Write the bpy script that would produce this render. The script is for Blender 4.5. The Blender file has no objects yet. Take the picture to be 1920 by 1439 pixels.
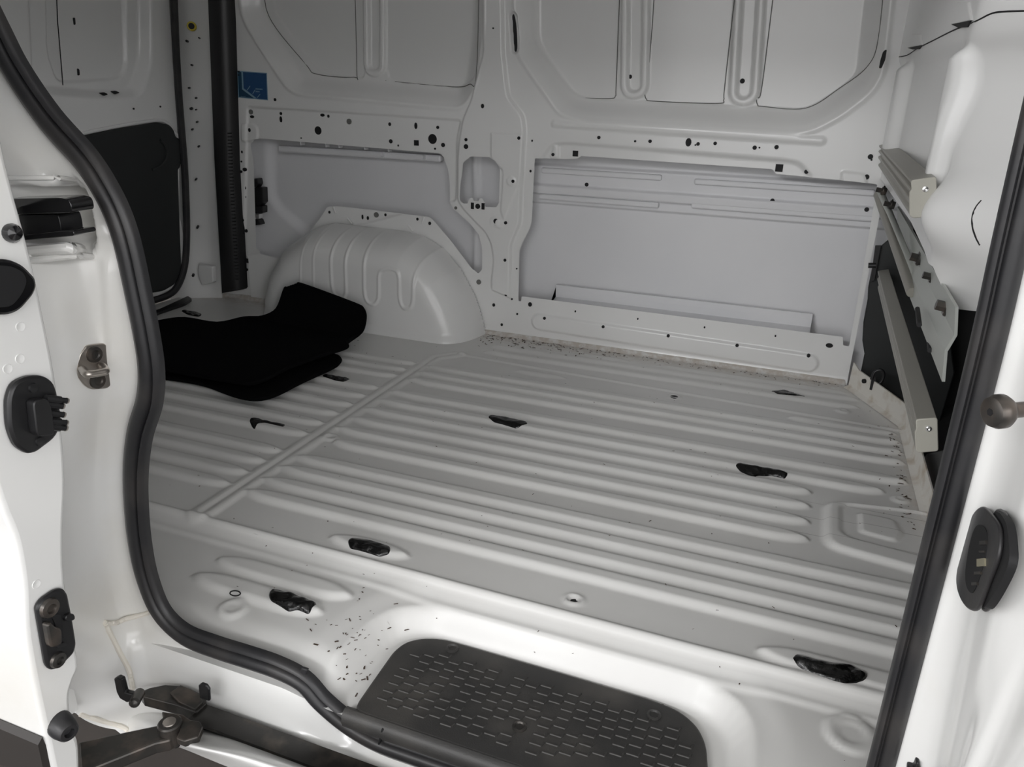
import bpy, bmesh, math, random
import numpy as np
from mathutils import Vector, Matrix

# ------------------------------------------------------------------ camera, world, lights, exposure
scene = bpy.context.scene
COL = scene.collection
IW, IH = 1920.0, 1439.0
CX, CY = IW / 2, IH / 2
VPX = np.array([-3086.0, 60.0])      # where the van's length axis vanishes (towards the rear)
VPY = np.array([1560.0, 175.0])      # where the van's width axis vanishes
FOC = math.sqrt(-((VPX[0] - CX) * (VPY[0] - CX) + (VPX[1] - CY) * (VPY[1] - CY)))
CAMH = 0.76                          # lens height above the load floor


def _unit(v):
    a = np.array([v[0] - CX, v[1] - CY, FOC])
    return a / np.linalg.norm(a)


EXV = -_unit(VPX)
EYV = _unit(VPY)
EZV = np.cross(EXV, EYV)
RM = np.stack([EXV, EYV, EZV])       # world = RM @ (right, down, forward)
CAM = np.array([0.0, 0.0, CAMH])

cam_data = bpy.data.cameras.new('camera')
cam = bpy.data.objects.new('camera', cam_data)
COL.objects.link(cam)
cam_data.sensor_fit = 'HORIZONTAL'
cam_data.sensor_width = 36.0
cam_data.lens = FOC / IW * 36.0
cam_data.clip_start = 0.02
rt, dn, fw = RM @ np.array([1, 0, 0.]), RM @ np.array([0, 1, 0.]), RM @ np.array([0, 0, 1.])
m = Matrix.Identity(4)
for i in range(3):
    m[i][0] = rt[i]
    m[i][1] = -dn[i]
    m[i][2] = -fw[i]
    m[i][3] = CAM[i]
cam.matrix_world = m
scene.camera = cam

world = bpy.data.worlds.new('garage_air')
scene.world = world
world.use_nodes = True
bg = world.node_tree.nodes['Background']
bg.inputs[0].default_value = (0.99, 0.985, 0.99, 1)
bg.inputs[1].default_value = 2.2


def area_light(name, loc, target, sx, sy, power, color):
    ld = bpy.data.lights.new(name, 'AREA')
    ld.shape = 'RECTANGLE'
    ld.size = sx
    ld.size_y = sy
    ld.energy = power
    ld.color = color
    o = bpy.data.objects.new(name, ld)
    COL.objects.link(o)
    o.location = loc
    d = Vector(target) - Vector(loc)
    o.rotation_euler = d.to_track_quat('-Z', 'Y').to_euler()
    return o


# fluorescent workshop tubes, then side lamps added as fill
area_light('tube_and_fill_lamp', (-0.2, 0.30, 2.35), (-0.2, 0.30, 0.0), 2.4, 0.25, 1.5, (1.0, 0.985, 0.96))
area_light('tube_and_fill_lamp', (0.0, -1.6, 2.35), (0.0, -0.8, 0.0), 3.0, 0.35, 3, (1.0, 0.985, 0.96))
area_light('tube_and_fill_lamp', (0.0, -3.2, 2.35), (-0.2, 0.0, 0.5), 3.4, 0.7, 47, (0.99, 0.99, 1.0))
area_light('tube_and_fill_lamp', (2.6, -1.6, 2.0), (-0.8, 0.5, 0.3), 2.0, 0.4, 25, (0.99, 0.99, 1.0))  # side lamp added to brighten the sliding door's end face and post
area_light('tube_and_fill_lamp', (-1.9, -2.6, 2.2), (0.2, 1.2, 0.5), 2.0, 0.4, 40, (0.99, 0.99, 1.0))  # added from the rear side to brighten the bulkhead

scene.view_settings.view_transform = 'Standard'
scene.view_settings.look = 'None'
scene.view_settings.gamma = 1.0
scene.view_settings.exposure = 0.31
scene.view_settings.use_curve_mapping = False

rng = np.random.default_rng(7)
random.seed(7)


# ------------------------------------------------------------------ sight lines onto real planes
def ray(px, py):
    return RM @ np.array([px - CX, py - CY, FOC])


def onz(px, py, z=0.0):
    r = ray(px, py)
    return CAM + r * ((z - CAMH) / r[2])


def ony(px, py, y):
    r = ray(px, py)
    return CAM + r * (y / r[1])


def onx(px, py, x):
    r = ray(px, py)
    return CAM + r * (x / r[0])


def wxz(pts, y):
    return np.array([[ony(a, b, y)[0], ony(a, b, y)[2]] for a, b in pts])


def fxy(pts, z=0.0):
    return np.array([onz(a, b, z)[:2] for a, b in pts])


def xyz_(pts, x):
    return np.array([onx(a, b, x)[1:] for a, b in pts])


# ------------------------------------------------------------------ distance fields
def sd_poly(x, y, poly):
    """signed distance, positive inside"""
    p = np.asarray(poly, float)
    d = np.full(x.shape, 1e9)
    s = np.ones(x.shape)
    n = len(p)
    j = n - 1
    for i in range(n):
        ex, ey = p[j][0] - p[i][0], p[j][1] - p[i][1]
        wx, wy = x - p[i][0], y - p[i][1]
        L = ex * ex + ey * ey + 1e-18
        t = np.clip((wx * ex + wy * ey) / L, 0, 1)
        bx, by = wx - ex * t, wy - ey * t
        d = np.minimum(d, bx * bx + by * by)
        c1 = y >= p[i][1]
        c2 = y < p[j][1]
        c3 = ex * wy > ey * wx
        flip = (c1 & c2 & c3) | (~c1 & ~c2 & ~c3)
        s = np.where(flip, -s, s)
        j = i
    return -s * np.sqrt(d)


def sd_line(x, y, pts):
    d = np.full(x.shape, 1e9)
    for (ax, ay), (bx, by) in zip(pts[:-1], pts[1:]):
        ex, ey = bx - ax, by - ay
        wx, wy = x - ax, y - ay
        t = np.clip((wx * ex + wy * ey) / (ex * ex + ey * ey + 1e-18), 0, 1)
        d = np.minimum(d, np.hypot(wx - ex * t, wy - ey * t))
    return d


def ss(t):
    t = np.clip(t, 0, 1)
    return t * t * (3 - 2 * t)


def rbox(cx, cy, hx, hy, r, n=5):
    pts = []
    for k, (sx, sy) in enumerate(((1, 1), (-1, 1), (-1, -1), (1, -1))):
        for i in range(n + 1):
            a = math.pi / 2 * (k + i / n)
            pts.append((cx + sx * (hx - r) + r * math.cos(a), cy + sy * (hy - r) + r * math.sin(a)))
    return pts


def round_poly(pts, r, n=5):
    """polygon with its corners rounded"""
    out = []
    N = len(pts)
    for i in range(N):
        p0, p1, p2 = (np.array(pts[(i + k - 1) % N], float) for k in range(3))
        a, b = p0 - p1, p2 - p1
        la, lb = np.linalg.norm(a), np.linalg.norm(b)
        q = min(r, 0.45 * la, 0.45 * lb)
        A, B = p1 + a / la * q, p1 + b / lb * q
        for k in range(n + 1):
            t = k / n
            out.append((1 - t) ** 2 * A + 2 * t * (1 - t) * p1 + t * t * B)
    return np.array(out)


def spline(pts, n=8, closed=False):
    """Catmull-Rom through points of any dimension"""
    P = [np.array(p, float) for p in pts]
    N = len(P)
    out = []
    segs = N if closed else N - 1
    for i in range(segs):
        if closed:
            a, b, c, d = P[(i - 1) % N], P[i], P[(i + 1) % N], P[(i + 2) % N]
        else:
            a, b, c, d = P[max(i - 1, 0)], P[i], P[i + 1], P[min(i + 2, N - 1)]
        for k in range(n):
            t = k / n
            out.append(0.5 * ((2 * b) + (-a + c) * t + (2 * a - 5 * b + 4 * c - d) * t * t + (-a + 3 * b - 3 * c + d) * t ** 3))
    if not closed:
        out.append(P[-1])
    return np.array(out)


# ------------------------------------------------------------------ materials
def mat(name, color, rough=0.5, metal=0.0, coat=0.0, spec=0.5, noise=None, bump=None, extra=None):
    """noise = (scale, second colour, low, high); bump = (scale, strength, distance)"""
    M = bpy.data.materials.new(name)
    M.use_nodes = True
    nt = M.node_tree
    b = nt.nodes['Principled BSDF']
    b.inputs['Base Color'].default_value = (*color, 1)
    b.inputs['Roughness'].default_value = rough
    b.inputs['Metallic'].default_value = metal
    b.inputs['Coat Weight'].default_value = coat
    b.inputs['Coat Roughness'].default_value = 0.12
    b.inputs['Specular IOR Level'].default_value = spec
    tc = nt.nodes.new('ShaderNodeTexCoord')
    if noise:
        sc, c2, lo, hi = noise
        nz = nt.nodes.new('ShaderNodeTexNoise')
        nz.inputs['Scale'].default_value = sc
        nz.inputs['Detail'].default_value = 6
        rp = nt.nodes.new('ShaderNodeValToRGB')
        rp.color_ramp.elements[0].position = lo
        rp.color_ramp.elements[1].position = hi
        rp.color_ramp.elements[0].color = (*color, 1)
        rp.color_ramp.elements[1].color = (*c2, 1)
        nt.links.new(tc.outputs['Object'], nz.inputs['Vector'])
        nt.links.new(nz.outputs['Fac'], rp.inputs['Fac'])
        nt.links.new(rp.outputs['Color'], b.inputs['Base Color'])
    if bump:
        sc, st, di = bump
        nz2 = nt.nodes.new('ShaderNodeTexNoise')
        nz2.inputs['Scale'].default_value = sc
        nz2.inputs['Detail'].default_value = 3
        bp = nt.nodes.new('ShaderNodeBump')
        bp.inputs['Strength'].default_value = st
        bp.inputs['Distance'].default_value = di
        nt.links.new(tc.outputs['Object'], nz2.inputs['Vector'])
        nt.links.new(nz2.outputs['Fac'], bp.inputs['Height'])
        nt.links.new(bp.outputs['Normal'], b.inputs['Normal'])
    if extra:
        extra(nt, b, tc)
    return M


def floor_nodes(nt, b, tc):
    """white paint with grey handling film, brown dust along the bulkhead and the far wall, scuffs"""
    def N(t, **k):
        n = nt.nodes.new(t)
        for a, v in k.items():
            setattr(n, a, v)
        return n

    def math_(op, a, bb=None, clamp=False):
        n = N('ShaderNodeMath', operation=op)
        n.use_clamp = clamp
        for i, v in enumerate((a, bb)):
            if v is None:
                continue
            if isinstance(v, (int, float)):
                n.inputs[i].default_value = v
            else:
                nt.links.new(v, n.inputs[i])
        return n.outputs[0]

    sep = N('ShaderNodeSeparateXYZ')
    nt.links.new(tc.outputs['Object'], sep.inputs[0])
    n1 = N('ShaderNodeTexNoise')
    n1.inputs['Scale'].default_value = 3.0
    n1.inputs['Detail'].default_value = 5
    n2 = N('ShaderNodeTexNoise')
    n2.inputs['Scale'].default_value = 38.0
    n2.inputs['Detail'].default_value = 8
    n2.inputs['Roughness'].default_value = 0.7
    for n in (n1, n2):
        nt.links.new(tc.outputs['Object'], n.inputs['Vector'])
    # dust that gathered along the joints
    ex = math_('MULTIPLY', math_('SUBTRACT', sep.outputs[0], 0.25), 22.0, True)
    ey = math_('MULTIPLY', math_('SUBTRACT', sep.outputs[1], 2.13), 11.0, True)
    ex = math_('MULTIPLY', ex, math_('MULTIPLY', math_('SUBTRACT', sep.outputs[1], 1.42), 10.0, True))
    edge = math_('MAXIMUM', ex, ey)
    dust = math_('MULTIPLY', edge, math_('MULTIPLY', math_('SUBTRACT', n2.outputs['Fac'], 0.36), 5.0, True), True)
    film = math_('MULTIPLY', math_('SUBTRACT', n1.outputs['Fac'], 0.30), 1.6, True)
    mx = N('ShaderNodeMix', data_type='RGBA')
    mx.inputs[6].default_value = (0.77, 0.768, 0.752, 1)
    mx.inputs[7].default_value = (0.67, 0.66, 0.64, 1)
    nt.links.new(film, mx.inputs[0])
    mx2 = N('ShaderNodeMix', data_type='RGBA')
    nt.links.new(math_('MULTIPLY', dust, 0.5), mx2.inputs[0])
    nt.links.new(mx.outputs[2], mx2.inputs[6])
    mx2.inputs[7].default_value = (0.36, 0.26, 0.17, 1)
    # fine dark scuffs
    n3 = N('ShaderNodeTexNoise')
    n3.inputs['Scale'].default_value = 1.0
    n3.inputs['Detail'].default_value = 2
    mp = N('ShaderNodeMapping')
    mp.inputs['Scale'].default_value = (14, 170, 30)
    nt.links.new(tc.outputs['Object'], mp.inputs['Vector'])
    nt.links.new(mp.outputs['Vector'], n3.inputs['Vector'])
    sc = math_('MULTIPLY', math_('SUBTRACT', n3.outputs['Fac'], 0.76), 20.0, True)
    mx3 = N('ShaderNodeMix', data_type='RGBA')
    nt.links.new(math_('MULTIPLY', sc, 0.5), mx3.inputs[0])
    nt.links.new(mx2.outputs[2], mx3.inputs[6])
    mx3.inputs[7].default_value = (0.2, 0.19, 0.18, 1)
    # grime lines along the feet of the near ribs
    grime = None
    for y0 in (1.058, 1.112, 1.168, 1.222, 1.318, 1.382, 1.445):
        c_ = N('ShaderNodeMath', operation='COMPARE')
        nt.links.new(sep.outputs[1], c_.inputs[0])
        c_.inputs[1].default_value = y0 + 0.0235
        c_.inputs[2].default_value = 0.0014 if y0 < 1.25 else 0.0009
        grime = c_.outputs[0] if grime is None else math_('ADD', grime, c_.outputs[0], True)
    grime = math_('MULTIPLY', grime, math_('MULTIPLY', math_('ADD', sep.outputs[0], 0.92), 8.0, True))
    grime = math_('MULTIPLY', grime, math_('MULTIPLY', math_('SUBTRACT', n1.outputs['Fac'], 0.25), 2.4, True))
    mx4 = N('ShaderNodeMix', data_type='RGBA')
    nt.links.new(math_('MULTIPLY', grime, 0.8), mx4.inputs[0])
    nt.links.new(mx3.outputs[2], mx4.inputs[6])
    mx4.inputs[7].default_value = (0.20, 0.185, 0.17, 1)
    nt.links.new(mx4.outputs[2], b.inputs['Base Color'])
    b.inputs['Roughness'].default_value = 0.36


M = {}
M['paint'] = mat('white_paint', (0.84, 0.84, 0.83), 0.30, coat=0.25, noise=(2.2, (0.80, 0.80, 0.79), 0.4, 0.7))
M['floor'] = mat('floor_paint', (0.8, 0.8, 0.79), 0.36, coat=0.06, extra=floor_nodes)
M['jamb'] = mat('jamb_paint', (0.83, 0.83, 0.815), 0.22, coat=0.35, noise=(5, (0.76, 0.74, 0.69), 0.5, 0.8))
M['skin'] = mat('thin_primer', (0.80, 0.80, 0.815), 0.38, noise=(3, (0.76, 0.765, 0.785), 0.4, 0.7))
M['rubber'] = mat('seal_rubber', (0.022, 0.022, 0.024), 0.42, bump=(160, 0.15, 0.001), noise=(14, (0.05, 0.046, 0.044), 0.45, 0.8))
M['plastic'] = mat('black_plastic', (0.012, 0.012, 0.013), 0.38)
M['gloss'] = mat('glossy_black', (0.006, 0.006, 0.007), 0.12, coat=0.5)
M['tar'] = mat('black_sealant', (0.004, 0.004, 0.004), 0.24, bump=(90, 0.6, 0.003))
M['carpet'] = mat('black_carpet', (0.0045, 0.0045, 0.005), 0.95, spec=0.05, bump=(900, 0.8, 0.002))
M['tread'] = mat('tread_plastic', (0.035, 0.034, 0.033), 0.48, noise=(9, (0.075, 0.07, 0.064), 0.45, 0.75), bump=(500, 0.25, 0.001))
M['alu'] = mat('grey_anodised', (0.33, 0.32, 0.285), 0.42, metal=0.35, bump=(700, 0.2, 0.0005))
M['cap'] = mat('beige_grey_cap', (0.43, 0.42, 0.37), 0.5, bump=(500, 0.3, 0.0006))
M['zinc'] = mat('pale_zinc', (0.50, 0.52, 0.49), 0.45, metal=0.3)
M['dusty'] = mat('dusty_paint', (0.72, 0.70, 0.65), 0.4, noise=(22, (0.50, 0.43, 0.34), 0.48, 0.72))
M['steel'] = mat('bare_steel', (0.50, 0.46, 0.42), 0.33, metal=0.9)
M['dark_steel'] = mat('dark_steel', (0.07, 0.067, 0.063), 0.38, metal=0.7, noise=(30, (0.16, 0.13, 0.11), 0.45, 0.75))
M['grease'] = mat('greasy_metal', (0.03, 0.028, 0.026), 0.3, metal=0.3, noise=(25, (0.10, 0.085, 0.07), 0.5, 0.75))
M['hole'] = mat('hole_dark', (0.006, 0.006, 0.007), 0.7)
M['plug'] = mat('grey_plug', (0.16, 0.16, 0.15), 0.55)
M['blue'] = mat('sticker_blue', (0.004, 0.060, 0.18), 0.4)
M['blue_pale'] = mat('sticker_pale', (0.22, 0.36, 0.47), 0.45)
M['blue_dark'] = mat('sticker_teal', (0.004, 0.052, 0.11), 0.4)
M['yellow'] = mat('yellow_ring', (0.55, 0.42, 0.02), 0.5)
M['chrome'] = mat('bright_rivet', (0.85, 0.85, 0.85), 0.2, metal=0.9)
M['flap'] = mat('dark_sound_mat', (0.018, 0.020, 0.020), 0.55)
M['ground'] = mat('workshop_ground', (0.05, 0.042, 0.037), 0.7, noise=(4, (0.09, 0.075, 0.065), 0.4, 0.7))
M['soffit'] = mat('light_block_ceiling', (0.45, 0.45, 0.44), 0.8)
M['cab'] = mat('cab_lining', (0.03, 0.03, 0.03), 0.8)
M['amber'] = mat('brass_contact', (0.62, 0.58, 0.42), 0.3, metal=0.7)
M['sealer'] = mat('seam_sealer', (0.80, 0.76, 0.68), 0.4)
M['skirt'] = mat('dark_sill_plastic', (0.03, 0.026, 0.024), 0.5)
M['debris'] = mat('brown_crumbs', (0.07, 0.045, 0.03), 0.8)


# ------------------------------------------------------------------ building helpers
def obj(name, me, material, parent=None, smooth=False, label=None, cat=None, group=None, kind=None):
    if material is not None:
        me.materials.append(M[material] if isinstance(material, str) else material)
    if smooth:
        me.polygons.foreach_set('use_smooth', [True] * len(me.polygons))
    o = bpy.data.objects.new(name, me)
    COL.objects.link(o)
    if parent is not None:
        o.parent = parent
    return tag(o, label, cat, group, kind)


def tag(o, label=None, cat=None, group=None, kind=None):
    for k, v in (('label', label), ('category', cat), ('group', group), ('kind', kind)):
        if v:
            o[k] = v
    return o


def empty(name, label=None, cat=None, kind=None, group=None):
    o = bpy.data.objects.new(name, None)
    COL.objects.link(o)
    return tag(o, label, cat, group, kind)


def mesh(verts, faces):
    me = bpy.data.meshes.new('m')
    me.from_pydata([tuple(map(float, v)) for v in verts], [], faces)
    me.validate()
    me.update()
    return me


def sharp(o, deg=35):
    me = o.data
    me.polygons.foreach_set('use_smooth', [True] * len(me.polygons))
    me.set_sharp_from_angle(angle=math.radians(deg))
    return o


def bevel(o, w, seg=2):
    md = o.modifiers.new('bevel', 'BEVEL')
    md.width = w
    md.segments = seg
    md.limit_method = 'ANGLE'
    md.angle_limit = math.radians(40)
    return o


def grid_clip(us, vs, pos, keep=None):
    """mesh over a u,v grid; pos(U,V) -> (n,3) points; keep>0 stays, cut cleanly at keep=0"""
    U, V = np.meshgrid(us, vs, indexing='ij')
    P = pos(U, V).reshape(-1, 3)
    nu, nv = len(us), len(vs)
    idx = np.arange(nu * nv).reshape(nu, nv)
    q = np.stack([idx[:-1, :-1], idx[1:, :-1], idx[1:, 1:], idx[:-1, 1:]], -1).reshape(-1, 4)
    if keep is None:
        return mesh_fast(P, q, [])
    K = keep(U, V) if callable(keep) else keep
    K = K.reshape(-1)
    inside = (K > 0)[q]
    full = inside.all(1)
    mixed = inside.any(1) & ~full
    extra = []
    cache = {}
    polys = []
    base = len(P)
    for c in q[mixed]:
        poly = []
        for a, b in ((0, 1), (1, 2), (2, 3), (3, 0)):
            ia, ib = int(c[a]), int(c[b])
            ka, kb = K[ia], K[ib]
            if ka > 0:
                poly.append(ia)
            if (ka > 0) != (kb > 0):
                key = (min(ia, ib), max(ia, ib))
                if key not in cache:
                    t = ka / (ka - kb)
                    cache[key] = base + len(extra)
                    extra.append(P[ia] * (1 - t) + P[ib] * t)
                poly.append(cache[key])
        if len(poly) >= 3:
            polys.append(poly)
    if extra:
        P = np.vstack([P, np.array(extra)])
    return mesh_fast(P, q[full], polys)


def mesh_fast(P, quads, polys):
    used = np.zeros(len(P), bool)
    used[np.asarray(quads).reshape(-1)] = True
    for p in polys:
        used[p] = True
    remap = np.cumsum(used) - 1
    P = P[used]
    quads = remap[np.asarray(quads)]
    polys = [[int(remap[i]) for i in p] for p in polys]
    nl = quads.size + sum(len(p) for p in polys)
    me = bpy.data.meshes.new('m')
    me.vertices.add(len(P))
    me.vertices.foreach_set('co', P.astype(np.float32).reshape(-1))
    me.loops.add(nl)
    li = np.concatenate([quads.reshape(-1)] + [np.array(p) for p in polys]) if polys else quads.reshape(-1)
    me.loops.foreach_set('vertex_index', li.astype(np.int32))
    cnt = np.concatenate([np.full(len(quads), 4), np.array([len(p) for p in polys], int)])
    st = np.concatenate([[0], np.cumsum(cnt)[:-1]])
    me.polygons.add(len(cnt))
    me.polygons.foreach_set('loop_start', st.astype(np.int32))
    me.update(calc_edges=True)
    me.validate()
    return me


def prism(poly, off):
    """closed solid: 3D polygon pushed along off"""
    P = [np.array(p, float) for p in poly]
    off = np.array(off, float)
    n = len(P)
    v = P + [p + off for p in P]
    nrm = sum((np.cross(P[i] - P[0], P[(i + 1) % n] - P[0]) for i in range(n)), np.zeros(3))
    fl = np.dot(nrm, off) > 0
    f = [tuple(range(n)), tuple(range(2 * n - 1, n - 1, -1))]
    f += [(i, i + n, (i + 1) % n + n, (i + 1) % n) for i in range(n)]
    if fl:
        f = [tuple(reversed(a)) for a in f]
    return mesh(v, f)


def box(x0, x1, y0, y1, z0, z1):
    v = [(x, y, z) for z in (z0, z1) for x, y in ((x0, y0), (x1, y0), (x1, y1), (x0, y1))]
    f = [(3, 2, 1, 0), (4, 5, 6, 7), (0, 1, 5, 4), (1, 2, 6, 5), (2, 3, 7, 6), (3, 0, 4, 7)]
    return mesh(v, f)


def lathe(prof, origin, axis, n=20):
    """prof = [(distance along axis, radius)...]"""
    ax = Vector(axis).normalized()
    up = Vector((0, 0, 1)) if abs(ax.z) < 0.9 else Vector((1, 0, 0))
    e1 = ax.cross(up).normalized()
    e2 = ax.cross(e1).normalized()
    o = Vector(origin)
    v, f = [], []
    for d, r in prof:
        for k in range(n):
            a = 2 * math.pi * k / n
            v.append(o + ax * d + (e1 * math.cos(a) + e2 * math.sin(a)) * max(r, 1e-5))
    for i in range(len(prof) - 1):
        for k in range(n):
            f.append((i * n + k, i * n + (k + 1) % n, (i + 1) * n + (k + 1) % n, (i + 1) * n + k))
    f.append(tuple(range(n)))
    f.append(tuple(range((len(prof)) * n - 1, (len(prof) - 1) * n - 1, -1)))
    return mesh(v, f)


def sweep(path, prof, side=None, closed=False, caps=True):
    """profile [(a,b)...] carried along a 3D path; a runs along cross(tangent, side), b along side"""
    P = np.array(path, float)
    n, k = len(P), len(prof)
    side = np.array(side if side is not None else (0, 1, 0), float)
    v, f = [], []
    for i in range(n):
        t = (P[(i + 1) % n] - P[i - 1]) if closed else (P[min(i + 1, n - 1)] - P[max(i - 1, 0)])
        t = t / (np.linalg.norm(t) + 1e-12)
        e1 = np.cross(t, side)
        e1 = e1 / (np.linalg.norm(e1) + 1e-12)
        e2 = np.cross(e1, t)
        for a, b in prof:
            v.append(P[i] + e1 * a + e2 * b)
    for i in range(n if closed else n - 1):
        j = (i + 1) % n
        for q in range(k):
            f.append((i * k + q, i * k + (q + 1) % k, j * k + (q + 1) % k, j * k + q))
    if caps and not closed:
        f.append(tuple(range(k - 1, -1, -1)))
        f.append(tuple(range((n - 1) * k, n * k)))
    return mesh(v, f)


def circ(r, n=10):
    return [(r * math.cos(2 * math.pi * i / n), r * math.sin(2 * math.pi * i / n)) for i in range(n)]


def loft(rows):
    """rows of equal length point lists -> smooth sheet"""
    A = np.array(rows, float)
    r, c = A.shape[:2]
    q = []
    for i in range(r - 1):
        for j in range(c - 1):
            q.append((i * c + j, i * c + j + 1, (i + 1) * c + j + 1, (i + 1) * c + j))
    return mesh(A.reshape(-1, 3), q)


def spline_sheet(rows, nu=8, nv=8):
    A = [spline(r, nu) for r in rows]
    A = np.array(A)
    B = spline(list(A.reshape(len(rows), -1)), nv)
    return B.reshape(len(B), -1, 3)


YW = 2.22      # inner face of the far side panel


# ================================================================== FLOOR
RIBS = []          # (x0, x1, y, half width, height)
fy = [(1.058, 0.40), (1.112, 0.40), (1.168, 0.40), (1.222, 0.40), (1.318, 0.085), (1.382, 0.085), (1.445, 0.085),
      (1.507, 0.085), (1.570, 0.225), (1.634, 0.272), (1.733, 0.274), (1.787, 0.274), (1.844, 0.274)]
for y, x1 in fy:
    RIBS.append((-0.930 if abs(y - 1.318) < .01 else -0.958, x1, y, 0.0245, 0.0095))
for y, _ in fy:
    RIBS.append((-2.02, -0.998, y + 0.008, 0.0235, 0.008))
RIBS += [(-0.87, 0.19, 2.040, 0.022, 0.007), (-0.868, 0.19, 2.098, 0.022, 0.007), (-0.72, -0.57, 1.924, 0.02, 0.006),
         (-0.60, -0.44, 2.14, 0.018, 0.005), (-0.36, 0.16, 2.14, 0.018, 0.005), (0.02, 0.27, 1.897, 0.022, 0.007),
         (-0.865, -0.595, 0.868, 0.027, 0.008), (-0.868, -0.615, 0.816, 0.027, 0.008),
         (-0.715, -0.555, 0.985, 0.026, 0.008), (0.02, 0.33, 0.975, 0.028, 0.009), (0.14, 0.33, 0.80, 0.03, 0.008)]

WELL = round_poly([(-0.575, 0.45), (-0.540, 0.908), (0.030, 0.912), (0.060, 0.45)], 0.10, 8)
WELL_Z = -0.060


def floor_z(x, y):
    z = np.zeros(x.shape)
    for x0, x1, y0, hw, h in RIBS:
        mk = (np.abs(y - y0) < 0.05) & (x > x0) & (x < x1)
        t = np.clip(np.minimum(x[mk] - x0, x1 - x[mk]) / 0.075, 0, 1)
        e = np.sqrt(t * (2 - t))
        tt = np.clip((hw * e - np.abs(y[mk] - y0)) / 0.0145, 0, 1)
        z[mk] = np.maximum(z[mk], h * (0.35 * ss(tt) + 0.65 * tt))
    # seam between the two floor pressings: a raised double bead
    sp = [(-0.978, 0.955), (-0.978, 1.93), (-0.930, 1.985), (-0.70, 1.972), (0.29, 1.925)]
    d = sd_line(x, y, sp[:3])
    z += 0.0045 * ss((0.028 - d) / 0.010) - 0.0028 * ss((0.007 - d) / 0.005)
    d2 = sd_line(x, y, sp[2:])
    z += 0.004 * ss((0.008 - d2) / 0.006)
    # raised pad with a pressed square near the bulkhead
    pad = sd_poly(x, y, round_poly([(0.105, 1.30), (0.105, 1.485), (0.27, 1.515), (0.5, 1.515), (0.5, 1.245)], 0.04))
    z += 0.010 * ss(pad / 0.014)
    pad2 = sd_poly(x, y, round_poly([(0.135, 1.345), (0.135, 1.475), (0.27, 1.50), (0.5, 1.50), (0.5, 1.30)], 0.03))
    z -= 0.004 * ss(pad2 / 0.006)
    sq = sd_poly(x, y, round_poly([(0.168, 1.372), (0.168, 1.452), (0.235, 1.450), (0.248, 1.40), (0.232, 1.362)], 0.012))
    z += 0.0045 * ss(sq / 0.007)
    # round bosses
    for bx, by, r in ((-0.945, 1.335, 0.020), (-0.751, 0.771, 0.026), (0.149, 0.875, 0.036), (0.252, 1.552, 0.018), (0.15, 2.0, 0.018)):
        r_ = np.hypot(x - bx, y - by)
        z += 0.004 * ss((r - r_) / 0.006) - 0.002 * ss((r * 0.55 - r_) / 0.006)
    for bx, by in ((-0.26, 0.984), (-0.267, 1.915)):
        r_ = np.hypot(x - bx, y - by)
        z += 0.0035 * ss((0.019 - r_) / 0.006) - 0.010 * ss((0.009 - r_) / 0.004)
    # ridge where the entry panel meets the load floor, entry panel a little lower
    yr = 0.945
    z += 0.006 * ss((0.011 - np.abs(y - yr)) / 0.009)
    z -= 0.010 * ss((yr - y) / 0.03)
    z -= 0.004 * ss((0.912 - y) / 0.012)
    # rolls over towards the door seal
    z -= 0.034 * ss((0.775 - y) / 0.075) * ss((0.775 - y) / 0.075)
    # step well
    w = sd_poly(x, y, WELL)
    tw = np.clip(w / 0.038, 0, 1)
    k = 0.45 * ss(tw) + 0.55 * np.sin(tw * math.pi / 2) ** 1.3
    z = z * (1 - k) + WELL_Z * k
    z -= 0.006 * ss((w + 0.05) / 0.05) * (1 - k)
    # turn-up against the bulkhead flange and the far wall
    z += 0.012 * ss((y - 2.205) / 0.012)
    return z


FLOOR_EDGE = [(-2.14, 0.69), (-2.14, 2.30), (0.12, 2.30), (0.178, 2.163), (0.285, 1.957), (0.296, 1.40), (0.42, 1.36), (0.42, 0.69)]


def build_floor():
    xs = np.concatenate([np.arange(-2.15, -1.06, 0.010), np.arange(-1.06, 0.43, 0.005)])
    ys = np.arange(0.685, 2.245, 0.0035)

    def pos(U, V):
        return np.stack([U, V, floor_z(U, V)], -1)
    me = grid_clip(xs, ys, pos, lambda U, V: sd_poly(U, V, FLOOR_EDGE))
    return obj('floor', me, 'floor', smooth=True, kind='structure')


floor = build_floor()

# underside of the body and the workshop ground
obj('ground', box(-7, 7, -7, 7, -0.60, -0.55), 'ground', kind='structure')
obj('light_block_ceiling', box(-5, 5, -7, 4, 2.50, 2.55), 'soffit', kind='structure')  # unseen slab added to keep light from above off the entry


# ================================================================== FAR SIDE PANEL
def W(*pts, y=YW):
    return wxz(pts, y)


REAR_OPEN = W((467, 272), (475, 262), (487, 260), (823, 288), (830, 295), (838, 318), (842, 345), (842, 377), (850, 392), (880, 418), (898, 440), (904, 465),
              (904, 505), (897, 513), (884, 503), (846, 452), (815, 416), (806, 407), (628, 387), (611, 389), (604, 401), (583, 430),
              (556, 462), (540, 487), (522, 484), (490, 477), (478, 465), (473, 300))
FRONT_OPEN = W((1003, 297), (1060, 299), (1082, 298), (1088, 293), (1448, 318), (1455, 327), (1600, 340), (1645, 346),
               (1619, 500), (1592, 650), (1581, 648), (1580, 632), (978, 556), (977, 565), (972, 565), (974, 470), (980, 455), (995, 425), (997, 415))
PILLAR_OPEN = W((885, 293), (920, 294), (932, 301), (940, 313), (940, 330), (938, 380), (933, 388), (913, 387), (911, 378), (907, 371), (902, 372), (900, 377), (891, 376), (889, 370),
                (884, 371), (880, 381), (872, 381), (865, 374), (866, 345), (870, 325), (871, 305))
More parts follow.
